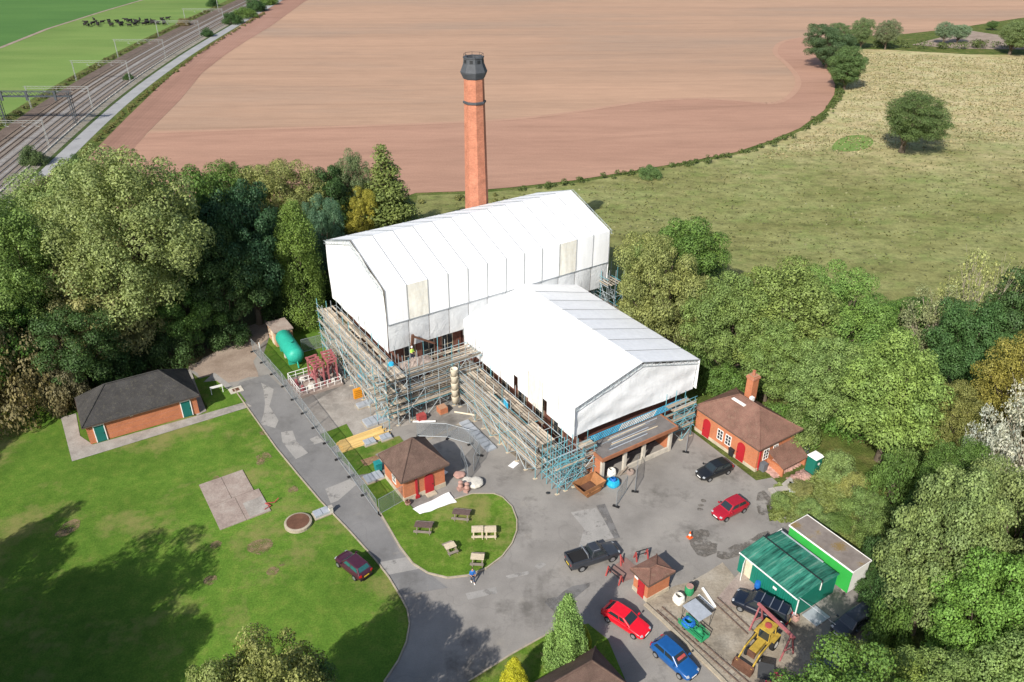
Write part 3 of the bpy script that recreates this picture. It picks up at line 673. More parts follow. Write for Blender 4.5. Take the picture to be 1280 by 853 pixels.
for i in range(4): MB().box(.1+i*2.75, .75+i*2.75, -.16, -.02, 0, 7.4).build('pier', 'dark_brick', hb)
MB().box(-.12, 10.3, -.2, -.02, 7.42, 7.75).build('cornice', 'stone_trim', hb)
MB().box(-.1, 29.7, -.1, 14.3, 10.22, 10.5).build('parapet', 'stone_trim', hb)

# ------------------------------------------------------------------ scaffolding
cyl = MB().tube((0, 0, 0), (0, 0, 1), 1.0, 6).mesh('scaffold_tube_steel', 'tube_steel', True)
cylt = MB().tube((0, 0, 0), (0, 0, 1), 1.0, 6).mesh('scaffold_tube_teal', 'tube_teal', True)
cylb = MB().tube((0, 0, 0), (0, 0, 1), 1.0, 6).mesh('scaffold_tube_blue', 'tube_blue', True)
brd = MB().box(0, 1, -.5, .5, 0, 1).mesh('scaffold_board', 'plank')
basep = MB().box(-.22, .22, -.14, .14, 0, .05).mesh('base_plate', 'pale_timber')
def tubeobj(name, a, b, parent, me=cyl, r=.040):
    a = Vector(a); b = Vector(b); d = b-a
    o = link(name, me, parent); o.location = a; o.rotation_euler = d.to_track_quat('Z', 'Y').to_euler(); o.scale = (r, r, d.length); return o
def board(parent, a, b, wd=.225, th=.045, name='board'):
    a = Vector(a); b = Vector(b); d = b-a
    o = link(name, brd, parent); o.location = a; o.rotation_euler = (0, -math.atan2(d.z, math.hypot(d.x, d.y)), math.atan2(d.y, d.x)); o.scale = (d.length, wd, th); return o
def scaffold(label, ua, ub, va, vb, axis, rows, lifts, top, bay=2.1, teal=.2, decks=None, brace_rows=(0,), board_rows=None, seed=3, feet=True, name='scaffold', rail=True, keep=.93):
    rg = random.Random(seed)
    root = uvthing(name, label, 'scaffold', ua, va)
    Lx = (ub-ua) if axis == 'u' else (vb-va)
    n = max(1, round(Lx/bay)); st = Lx/n
    def P(t, r, z): return (t, r, z) if axis == 'u' else (r, t, z)
    pick = lambda: cylt if rg.random() < teal else cyl
    for ri, r in enumerate(rows):
        for i in range(n+1):
            if rg.random() > keep+.05 and ri: continue
            tubeobj('standard', P(i*st, r, .05), P(i*st+rg.uniform(-.03, .03), r, top+rg.uniform(-.4, .5)), root, pick())
            if feet and ri == 0: o = link('base_plate', basep, root); o.location = P(i*st, r, .003)
        for z in lifts:
            tubeobj('ledger', P(-.3, r, z-.09), P(Lx+.3, r, z-.09), root, pick())
        if rail and ri in (0, len(rows)-1):
            for z in lifts:
                for dz in (.5, 1.0):
                    if ri == 0: tubeobj('guard_rail', P(-.25, r-.05, z+dz), P(Lx+.25, r-.05, z+dz), root, pick(), .03)
    for i in range(n+1):
        for z in lifts:
            if rg.random() < keep: tubeobj('transom', P(i*st+.08, rows[0]-.35*(1 if rows[0] < rows[-1] else -1), z-.03), P(i*st+.08, rows[-1], z-.03), root, pick(), .03)
    zz = [0.1]+list(lifts)
    for ri in brace_rows:
        for i in range(n):
            for j in range(len(zz)-1):
                if rg.random() < .8:
                    a, b = (i, i+1) if (i+j) % 2 else (i+1, i)
                    tubeobj('brace', P(a*st, rows[ri]-.07, zz[j]), P(b*st, rows[ri]-.07, zz[j+1]), root, pick(), .03)
    lo, hi = min(rows), max(rows)
    for z in (decks if decks is not None else lifts):
        nbd = int((hi-lo)/.245)
        if board_rows: nbd = min(nbd, board_rows)
        for k in range(nbd):
            r = lo+.14+k*(hi-lo-.2)/max(1, nbd)
            p = -.2
            while p < Lx:
                q = min(Lx+.2, p+rg.choice((3.0, 3.9, 3.9)))
                if rg.random() < .80: board(root, P(p, r+rg.uniform(-.02, .02), z+rg.uniform(0, .012)+.006*k % .02), P(q-.04, r+rg.uniform(-.03, .03), z+rg.uniform(0, .012)))
                p = q
        board(root, P(-.2, rows[0]-.03, z+.12), P(Lx+.2, rows[0]-.03, z+.12), .04, .2, 'toe_board')
    return root
scaffold('boarded scaffold along the left gable of the larger white roof, beside the red frames', 28.8, 31.6, 70.3, 90.8, 'v', (0, 1.2, 2.6), (1.6, 3.3, 5.0, 6.6), 8.0, 1.9, .25, None, (0,), 9, 4)
sc2 = scaffold('boarded scaffold on the front of the main hall between the two white roofs', 28.2, 41.2, 70.6, 75, 'u', (0, 1.6, 3.6), (2.0, 4.0, 6.0), 8.2, 1.75, .3, (2.0, 4.0, 6.0), (0, 1), 9, 5)
scaffold('long boarded scaffold down the left side of the wing roof', 38.0, 41.8, 54.0, 70.0, 'v', (0, 1.5, 3.3), (1.5, 3.0, 4.3), 5.6, 1.8, .3, (1.5, 3.0, 4.3), (0, 1), 9, 6)
scaffold('teal braced stair tower scaffold at the near corner of the wing, by the rusty skip', 38.5, 41.7, 50.7, 53.5, 'u', (0, .95, 1.9, 2.8), (1.1, 2.1, 3.1, 4.0), 5.0, 1.07, .8, (3.1,), (0, 1, 3), 5, 7)
scaffold('low scaffold bay against the gable between stair tower and garage', 41.9, 43.3, 50.9, 52.3, 'u', (0, 1.2), (1.6, 3.1, 4.3), 5.0, 1.4, .3, None, (0,), 5, 8)
scaffold('blue tubed scaffold tower between the garage and the brick lodge', 54.3, 57.2, 50.6, 52.2, 'u', (0, 1.5), (1.6, 3.0, 4.4), 5.6, 1.45, .75, None, (0,), 5, 9)
scaffold('steel scaffold tower at the right end of the larger white roof', 63.0, 66.0, 73.6, 77.6, 'v', (0, 1.4, 2.8), (2, 4, 6, 8), 9.6, 1.35, .2, (4, 8), (0, 1, 2), 5, 10)
scaffold('scaffold under the right gable of the larger roof', 62.6, 65.0, 78.0, 91.0, 'v', (2.3, 0), (2, 4, 6), 7.5, 2.2, .2, (6,), (0,), 5, 11)
# lattice beam under the wing gable
lb = uvthing('lattice_beam', 'blue and grey lattice beam under the gable sheet above the garage', 'lattice beam', 43.4, 52.1)
for z in (3.62, 4.42): tubeobj('chord', (0, 0, z), (12.9, 0, z), lb, cylb, .035)
for i in range(43):
    a, b = (3.62, 4.42)
    tubeobj('lacing', (i*.3, 0, a), (i*.3+.55, 0, b), lb, cylb if i < 14 or i > 30 else cyl, .045)
    if i % 2: tubeobj('lacing', (i*.3+.5, .03, a), (i*.3, .03, b), lb, cylb if i < 14 or i > 30 else cyl, .03)
# things on the scaffold
def on_uv(name, label, cat, u, v, z, mb_mat, group=None, dr=0):
    r = uvthing(name, label, cat, u, v, group, z, dr)
    for nm, m, mt in mb_mat: m.build(nm, mt, r)
    return r
def bag_mesh(w_, h_, seed):
    rg = random.Random(seed)
    return MB().grid(lambda s, t: (w_/2*math.cos(s*2*math.pi)*(abs(math.cos(s*2*math.pi))**-.25 if abs(math.cos(s*2*math.pi)) > .2 else 1.2)*(.82+.25*math.sin(math.pi*min(1, t*.9+.15)))*(1 if t < .98 else .75)+rg.uniform(-.03, .03),
                               w_/2*math.sin(s*2*math.pi)*(abs(math.sin(s*2*math.pi))**-.25 if abs(math.sin(s*2*math.pi)) > .2 else 1.2)*(.82+.25*math.sin(math.pi*min(1, t*.9+.15)))*(1 if t < .98 else .75)+rg.uniform(-.03, .03), h_*min(t, .96)), 16, 7)
ch = uvthing('rubbish_chute', 'stacked cream rubbish chute hanging down the scaffold between the two roofs', 'rubbish chute', 37.3, 69.9)
for i in range(5): MB().lathe([(.36, .9+i*.95), (.46, 1.85+i*.95), (.46, 1.9+i*.95), (.40, 1.9+i*.95), (.32, .95+i*.95)], 12).build('chute_section', 'cream_paint', ch, True)
bu = on_uv('blue_drum', 'round blue drum on the top scaffold deck by the roof corner', 'drum', 30.9, 73.2, 6.05, [('shell', MB().lathe([(.30, 0), (.36, .3), (.36, .62), (.30, .9), (.05, .92)], 14), 'cyan_plastic')])
on_uv('sign_board', 'cyan sign board fixed to the wing scaffold rail', 'sign', 39.2, 61.2, 3.95, [('panel', MB().box(-.03, .03, 0, 1.1, .15, 1.2), 'cyan_plastic'), ('frame', MB().box(-.05, -.035, -.03, 1.13, .12, .17).box(-.05, -.035, -.03, 1.13, 1.18, 1.23), 'white_paint')], dr=-8)
on_uv('tarpaulin', 'cyan tarpaulin bundle caught in the scaffold beside the red frames', 'tarpaulin', 30.0, 80.2, 1.68, [('cloth', bag_mesh(1.2, .6, 3), 'cyan_plastic')])
on_uv('rubble_heap', 'tan rubble heap on the top deck below the worker', 'rubble', 32.9, 72.3, 6.06, [('heap', MB().grid(lambda s, t: (4*s-1+random.uniform(-.1, .1), 1.6*t+random.uniform(-.1, .1), .55*math.sin(math.pi*s)*math.sin(math.pi*t)*random.uniform(.6, 1.3)), 14, 8), 'warm_concrete')])
on_uv('old_beam', 'dark old roof beam leaning out through the netting', 'beam', 34.5, 74.5, 7.0, [('beam', MB().bar((0, 0, 1.7), (2.6, -.4, .15), .22, .2).bar((-.1, .3, 0), (0, 0, 1.9), .3, .3), 'rust_dark')])
# stacks lying at the foot of the wing scaffold
for i in range(4):
    on_uv('steel_cover', ('grey steel cover nearest the rubbish chute, first of four in a row', 'second grey steel cover in the row left of the wing scaffold', 'third grey steel cover in the row left of the wing scaffold', 'grey steel cover farthest from the chute, last of four')[i], 'steel cover', 36.7, 66.2-i*1.62, 0.012, [('cover', MB().box(-.6, .6, -.76, .76, 0, .22), 'galv_sheet'), ('rib', MB().box(-.62, .62, -.06, .06, .222, .25), 'fence_steel')], 'grey steel covers by the wing')
for i, (du, dv, L_) in enumerate([(38.35, 60.5, 4.6), (38.65, 58.8, 5.2), (39.1, 60.2, 4.4), (39.5, 57.2, 5.0), (38.5, 55.2, 4.0), (39.8, 63.4, 4.8)]):
    on_uv('scaffold_board_stack', 'loose planks lying under the wing scaffold', 'plank', du, dv, .012, [('plank', MB().box(-.12, .12, 0, L_, 0, .1+.04*(i % 3)), 'plank')], 'loose planks under the wing scaffold', dr=random.uniform(-4, 4))

# ------------------------------------------------------------------ garage with flat roof
ga = uvthing('garage', 'open fronted flat roofed brick garage beneath the wing gable', 'garage', 43.5, 49.75)
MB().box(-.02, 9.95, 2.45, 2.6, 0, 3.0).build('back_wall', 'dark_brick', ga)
for x in (0, 9.7): MB().box(x, x+.23, .3, 2.44, 0, 3.0).build('side_wall', 'orange_brick', ga)
for x in (.02, 3.05, 5.7, 9.55): MB().box(x, x+.36, 0, .3, 0, 3.0).build('pillar', 'concrete_post', ga)
for x0, x1 in ((3.42, 5.69), (6.07, 9.54)): MB().box(x0, x1, .06, .26, 0, .55).build('low_wall', 'concrete_post', ga)
MB().box(-.25, 10.2, -.3, 2.6, 3.0, 3.06).build('soffit', 'fascia_brown', ga)
r_ = MB().box(-.2, 10.15, -.25, 2.55, 3.06, 3.32).build('roof', 'felt_roof', ga)
for (x0, x1, y0, y1) in ((-.32, 10.28, -.38, -.255), (-.32, -.205, -.25, 2.55), (10.155, 10.28, -.25, 2.55)): MB().box(x0, x1, y0, y1, 2.98, 3.42).build('fascia', 'fascia_brown', r_)
MB().box(.4, 9.6, 2.2, 2.42, .02, 2.5).build('interior_shade_slab', 'interior_shade', ga)  # near-black slab painting the shade inside the open garage
for k in range(9):
    o = uvthing('pole', ('first', 'second', 'third', 'fourth', 'fifth', 'sixth', 'seventh', 'eighth', 'ninth')[k]+' long pole from the front edge of the garage roof', 'pole', 44.6+random.uniform(0, 1.6), 50.3+k*.2, 'poles on the garage roof', 3.36, random.uniform(-2, 2))
    MB().tube((0, 0, 0), (random.uniform(5, 6.8), 0, 0), .055, 6).build('shaft', ('galv_sheet', 'lead', 'fence_steel', 'pale_timber')[k % 4], o)

# ------------------------------------------------------------------ hip roofed brick houses
def hip_roof(root, x0, x1, y0, y1, ze, zr, mat, ov=.35, run=None, th=.12):
    X0, X1, Y0, Y1 = x0-ov, x1+ov, y0-ov, y1+ov
    lx, ly = X1-X0, Y1-Y0
    if lx >= ly: rn = min(lx/2-.001, run or ly/2); r0 = (X0+rn, (Y0+Y1)/2, zr); r1 = (X1-rn, (Y0+Y1)/2, zr)
    else: rn = min(ly/2-.001, run or lx/2); r0 = ((X0+X1)/2, Y0+rn, zr); r1 = ((X0+X1)/2, Y1-rn, zr)
    b = [(X0, Y0, ze), (X1, Y0, ze), (X1, Y1, ze), (X0, Y1, ze)]; bl = [(p[0], p[1], ze-th) for p in b]
    v = b+[r0, r1]+bl
    f = [(0, 1, 5, 4), (1, 2, 5), (2, 3, 4, 5), (3, 0, 4)] if lx >= ly else [(0, 1, 4), (1, 2, 5, 4), (2, 3, 5), (3, 0, 4, 5)]
    f += [(9, 8, 7, 6), (0, 6, 7, 1), (1, 7, 8, 2), (2, 8, 9, 3), (3, 9, 6, 0)]
    o = MB().add(v, f).build('roof', mat, root)
    hips = [(0, 4), (3, 4), (1, 5), (2, 5), (4, 5)] if lx >= ly else [(0, 4), (1, 4), (2, 5), (3, 5), (4, 5)]
    for i, j in hips:
        if math.dist(v[i], v[j]) > .1: MB().tube((v[i][0], v[i][1], v[i][2]+.02), (v[j][0], v[j][1], v[j][2]+.02), .085, 6).build('ridge_tiles', mat, o)
    g = MB()
    for i in range(4):
        p, q = b[i], b[(i+1) % 4]; g.bar((p[0], p[1], ze-th-.02), (q[0], q[1], ze-th-.02), .11, .09)
    g.build('gutter', 'soffit', o)
    return o
def house_walls(root, x0, x1, y0, y1, h, mat='orange_brick', plinth=.5, pm='stone_trim'):
    MB().box(x0, x1, y0, y1, plinth, h).build('wall', mat, root)
    if plinth: MB().box(x0-.06, x1+.06, y0-.06, y1+.06, 0, plinth).build('plinth', pm, root)
def door(root, face, a, wd, h, mat, z0=0.06, arch=0, frame=None):
    ax, cc, sg = face
    pts = [(a-wd/2, z0), (a+wd/2, z0)]
    if arch: pts += [(a+wd/2*math.cos(k*math.pi/8), h-arch+arch*math.sin(k*math.pi/8)) for k in range(9)]
    else: pts += [(a+wd/2, h), (a-wd/2, h)]
    def mk(P, d0, d1):
        n = len(P); m = MB(); lo, hi = cc+sg*d0, cc+sg*d1
        vs = [((lo, p[0], p[1]) if ax == 'x' else (p[0], lo, p[1])) for p in P]+[((hi, p[0], p[1]) if ax == 'x' else (p[0], hi, p[1])) for p in P]
        return m.add(vs, [tuple(range(n)), tuple(range(2*n-1, n-1, -1))]+[(i, i+n, (i+1) % n+n, (i+1) % n) for i in range(n)])
    d = mk(pts, .0, .09).build('door', mat, root)
    mk([(a+wd*.32, 1.0), (a+wd*.40, 1.0), (a+wd*.40, 1.12), (a+wd*.32, 1.12)], .09, .14).build('handle', 'dark_metal', d)
    if frame:
        cx, cz = a, (z0+h)/2; k = .09
        f = MB()
        for (p0, p1, q0, q1) in ((a-wd/2-k, a-wd/2, z0, h+k), (a+wd/2, a+wd/2+k, z0, h+k), (a-wd/2, a+wd/2, h, h+k)):
            lo, hi = sorted((cc, cc+sg*.11)); (f.box(lo, hi, p0, p1, q0, q1) if ax == 'x' else f.box(p0, p1, lo, hi, q0, q1))
        f.build('door_frame', frame, d)
# toilet block on the left lawn
tb = thing('brick_house', 'long low brick block with dark slate hip roof beside the left lawn', 'house', (-47.52, 71.95, 0), R(90-59))
house_walls(tb, 0, 11.9, 0, 6.1, 2.55, plinth=.0)
hip_roof(tb, 0, 11.9, 0, 6.1, 2.62, 5.35, 'slate', .35)
MB().box(-.004, 11.904, -.006, 6.106, .62, .70).build('brick_course', 'tower_brick', tb)
MB().box(-.004, 11.904, -.006, 6.106, 1.32, 1.40).build('brick_course', 'tower_brick', tb)
for a in (1.25, 10.6): door(tb, ('y', 0, -1), a, 1.0, 2.15, 'green_door', .04, 0, 'white_paint')
MB().box(4.6, 4.95, -.12, 0, 2.2, 2.5).build('lamp', 'white_paint', tb)
# centre pavilion
pv = uvthing('brick_house', 'small square brick pavilion with brown pyramid roof at the picnic lawn', 'house', *UV((-10.95, 62.25)))
house_walls(pv, 0, 4.7, 0, 4.6, 2.95, plinth=.55)
hip_roof(pv, 0, 4.7, 0, 4.6, 3.05, 5.75, 'brown_tiles', .4)
door(pv, ('y', 0, -1), 2.85, 1.0, 2.45, 'red_paint', .08, .5)
MB().box(1.28, 1.5, -.14, 0, .3, 2.95).build('downpipe', 'red_paint', pv); MB().box(1.15, 1.62, -.24, -.145, .06, .42).build('drain_hopper', 'red_paint', pv)
windows(pv, [(1.9, 2.6, 1.1, 2.4)], ('x', 0, -1), frame='white_paint')
MB().box(2.3, 3.4, -.7, -.07, 0, .12).build('step', 'stone_trim', pv)
# lodge on the right
lo = uvthing('brick_house', 'brick lodge with red arched doors, clay hip roof and tall chimney by the car park', 'house', 58.45, 42.1)
house_walls(lo, 0, 6.2, 0, 9.1, 3.15, plinth=.4)
hip_roof(lo, 0, 6.2, 0, 9.1, 3.25, 5.5, 'clay_tiles', .33)
for a in (7.35, 2.2): door(lo, ('x', 0, -1), a, 1.05, 2.45, 'red_paint', .08, .5)
windows(lo, [(4.95, 5.65, 1.0, 2.2), (3.75, 4.45, 1.0, 2.2)], ('x', 0, -1), frame='white_paint')
windows(lo, [(1.0, 1.7, 1.2, 2.4), (2.5, 3.1, 1.2, 2.4)], ('y', 0, -1), frame='white_paint')
MB().box(.28, .42, -.14, 0, .1, 3.1).build('downpipe', 'red_paint', lo)
MB().box(6.05, 6.2, -.14, 0, .1, 3.1).build('downpipe', 'soffit', lo)
chm = MB().box(4.35, 5.3, 5.5, 6.4, 3.6, 7.5).build('chimney', 'orange_brick', lo)
MB().box(4.25, 5.4, 5.4, 6.5, 7.1, 7.35).build('chimney_cap', 'tower_brick', chm); MB().lathe([(.2, 7.5), (.17, 8.0), (.2, 8.05)], 10, (4.8, 5.95)).build('chimney_pot', 'tower_brick', chm)
MB().bar((2.35, 4.5, 5.10), (2.35, 6.3, 5.10), .36, .12).build('ridge_flashing', 'white_paint', lo); MB().box(3.5, 3.9, 4.6, 5.0, 5.1, 5.6).build('roof_vent', 'white_paint', lo)
MB().add([(1.6, -2.3, 1.15), (5.6, -2.3, 1.15), (5.9, -.02, 2.15), (1.6, -.02, 2.15), (1.6, -2.3, 1.05), (5.6, -2.3, 1.05), (5.9, -.02, 2.05), (1.6, -.02, 2.05)], [(0, 1, 2, 3), (7, 6, 5, 4), (0, 4, 5, 1), (1, 5, 6, 2), (2, 6, 7, 3), (3, 7, 4, 0)]).build('lean_to_roof', 'clay_tiles', lo)
MB().box(1.7, 1.9, -2.2, -.07, 0, 1.1).box(5.3, 5.5, -2.2, -.07, 0, 1.1).build('lean_to_wall', 'orange_brick', lo)
# kiosk
kk = uvthing('brick_house', 'tiny brick kiosk with red door and low tiled roof by the red car', 'house', *UV((11.85, 49.25)))
house_walls(kk, 0, 2.55, 0, 1.85, 2.3, plinth=.45)
hip_roof(kk, 0, 2.55, 0, 1.85, 2.42, 2.78, 'clay_tiles', .28)
door(kk, ('x', 0, -1), .8, .8, 2.1, 'red_paint', .06)
MB().box(-.03, 0, 1.3, 1.75, 1.55, 1.9).build('notice', 'white_paint', kk)
# house at the bottom edge
bh = uvthing('brick_house', 'house with brown tiled hip roof cut off by the bottom edge', 'house', 18.0, 27.8)
house_walls(bh, 0, 10.2, 0, 3.75, 2.65, plinth=.3); hip_roof(bh, 0, 10.2, 0, 3.75, 2.75, 5.0, 'brown_tiles', .35)
# little brick shed by the tank
bs = uvthing('brick_shed', 'pale brick shed with flat tan roof behind the green tank', 'shed', 24.1, 95.9)
MB().box(0, 2.4, 0, 3.2, 0, 2.2).build('wall', 'pale_brick', bs); MB().box(-.15, 2.55, -.15, 3.35, 2.2, 2.38).build('roof', 'warm_concrete', bs)
door(bs, ('x', 0, -1), 1.2, .8, 1.95, 'cream_paint', .05); windows(bs, [(2.2, 2.8, 1.0, 1.7)], ('x', 0, -1), frame='cream_paint')
# green sheds
gs = uvthing('green_shed', 'dark green corrugated shed with weathered striped roof and open white door', 'shed', 46.3, 26.6)
def corr(p00, p10, p11, p01, n, amp, mat, name, root):
    a, b, c, d = map(Vector, (p00, p10, p11, p01)); nn = (b-a).cross(d-a).normalized()
    def f(s, t): return tuple((a*(1-s)+b*s)*(1-t)+(d*(1-s)+c*s)*t+nn*amp*(1 if round(s*n*2) % 2 else 0))
    return MB().grid(f, n*2, 1).build(name, mat, root)
for k in range(9):
    y0, y1 = 6.55*k/9, 6.55*(k+1)/9-.004
    corr((-.15, y0, 2.3), (-.15, y1, 2.3), (2.85, y1, 2.72), (2.85, y0, 2.72), 3, -.03, 'green_corrugated', 'roof_sheet', gs)
    corr((2.86, y0-.1, 2.50), (2.86, y1-.1, 2.50), (5.25, y1-.1, 2.28), (5.25, y0-.1, 2.28), 3, -.03, 'green_corrugated', 'roof_sheet', gs)
    if k < 7: corr((0, y0, 0), (0, y1, 0), (0, y1, 2.3), (0, y0, 2.3), 3, .03, 'wall_green', 'wall_sheet', gs)
    corr((5.1, y1, 0), (5.1, y0, 0), (5.1, y0, 2.25), (5.1, y1, 2.25), 3, .03, 'wall_green', 'wall_sheet', gs)
MB().box(-.03, 0, 5.9, 6.55, 0, 2.3).build('wall_sheet', 'wall_green', gs)
for y in (0.02, 6.5): MB().add([(0, y, 0), (2.8, y, 0), (2.8, y, 2.68), (0, y, 2.26)], [(0, 1, 2, 3)]).add([(2.81, y, 0), (5.1, y, 0), (5.1, y, 2.25), (2.81, y, 2.46)], [(0, 1, 2, 3)]).build('end_wall', 'wall_green', gs)
MB().box(.1, .2, 5.1, 5.9, 0, 2.25).build('doorway', 'cream_paint', gs)
d_ = MB().box(0, .05, -.85, 0, .05, 2.1).build('door', 'white_paint', gs); d_.location = (-.04, 5.9, 0); d_.rotation_euler = (0, 0, R(-62))
MB().box(2.84, 2.9, -.1, 6.6, 2.52, 2.80).build('roof_step_shade', 'dark_metal', gs)  # bar closes the step; its dark colour also paints the shade there
MB().bar((-.2, 0, 2.30), (-.2, 6.55, 2.30), .09, .08).build('gutter', 'white_paint', gs); MB().box(-.06, .02, -.06, .02, 0, 2.2).box(2.82, 2.9, -.06, 0, 1.7, 2.6).build('corner_trim', 'white_paint', gs)
MB().box(-.06, -.031, 2.2, 2.6, 1.3, 1.55).build('notice', 'white_paint', gs)
MB().bar((5.15, 1.6, 2.36), (5.15, 6.3, 2.36), .1, .1).build('pipe', 'galv_sheet', gs)
cb = uvthing('portable_cabin', 'bright green portable cabin with flat mossy roof behind the corrugated shed', 'cabin', 52.15, 25.75)
MB().box(0, .05, 0, 6.85, .3, 2.85).build('front_wall', 'cabin_green', cb); MB().box(.05, 2.4, 0, .05, .3, 2.85).build('end_wall', 'white_paint', cb)
MB().box(2.35, 2.4, .05, 6.8, .3, 2.85).build('back_wall', 'cabin_green', cb); MB().box(.05, 2.4, 6.8, 6.85, .3, 2.85).build('end_wall', 'cabin_green', cb)
MB().box(.02, 2.38, .02, 6.83, .28, .30).build('floor', 'dark_metal', cb)
MB().box(-.05, 2.45, -.05, 6.9, 2.852, 2.95).build('roof', 'mossy_felt', cb)
for e in ((-.10, -.052, -.1, 6.95), (2.452, 2.5, -.1, 6.95)): MB().box(*e, 2.84, 3.0).build('roof_edge', 'white_paint', cb)
for e in ((-.05, 2.45, -.1, -.052), (-.05, 2.45, 6.902, 6.95)): MB().box(*e, 2.84, 3.0).build('roof_edge', 'white_paint', cb)
for x in (.3, 2.1):
    for y in (.5, 3.4, 6.3): MB().box(x-.15, x+.15, y-.15, y+.15, 0, .28).build('support_block', 'concrete_post', cb)
rl = uvthing('step_railing', 'white tubular step railing at the left end of the green cabin', 'railing', 50.9, 32.9)
for y in (0, .9):
    MB().tube((0, y, 1.0), (1.9, y, 1.25), .035).tube((0, y, .55), (1.9, y, .75), .03).tube((0, y, 0), (0, y, 1.0), .035).tube((1.0, y, .0), (1.0, y, 1.13), .03).tube((1.9, y, 0), (1.9, y, 1.25), .035).build('rail', 'white_paint', rl)
for i in range(3): MB().box(.5+.4*i, .9+.4*i, .04, .86, 0.0, .12+.11*i).build('step', 'grey_timber', rl)

# ------------------------------------------------------------------ trees
def make_leaves(pts, nrm, size, rg, name, asp=.62):
    n = len(pts)
    a = rg.normal(size=(n, 3)); t = np.cross(nrm, a); t /= np.linalg.norm(t, axis=1)[:, None]+1e-9
    b = np.cross(nrm, t); L = (size*rg.uniform(.65, 1.35, n))[:, None]
    v = np.stack([pts-t*L*.5, pts-b*L*asp*.5+nrm*L*.08, pts+t*L*.5, pts+b*L*asp*.5+nrm*L*.08], 1).reshape(-1, 3)
    me = bpy.data.meshes.new(name); me.vertices.add(4*n); me.vertices.foreach_set('co', v.astype(np.float32).ravel())
    me.loops.add(4*n); me.loops.foreach_set('vertex_index', np.arange(4*n, dtype=np.int32))
    me.polygons.add(n); me.polygons.foreach_set('loop_start', np.arange(0, 4*n, 4, dtype=np.int32))
    me.polygons.foreach_set('loop_total', np.full(n, 4, dtype=np.int32)); me.update(calc_edges=True)
    me.materials.append(MATS['foliage']); return me
def clumps(centres, radii, per, size, rg, name, flat_=.75, up=.18, jit=.38, asp=.62):
    P = []; N = []
    for c, r in zip(centres, radii):
        k = max(6, int(per*(r/np.mean(radii))**2))
        d = rg.normal(size=(k, 3)); d[:, 2] += .5; d /= np.linalg.norm(d, axis=1)[:, None]
        rr = r*np.where(rg.uniform(size=k) < .8, rg.uniform(.80, 1.12, k), rg.uniform(.35, .8, k))
        p = c+d*rr[:, None]*np.array([1, 1, flat_])
        n = d*.9+rg.normal(size=(k, 3))*jit; n[:, 2] += up; n /= np.linalg.norm(n, axis=1)[:, None]
        P.append(p); N.append(n)
    return make_leaves(np.concatenate(P), np.concatenate(N), size, rg, name, asp)
CROWN = {}
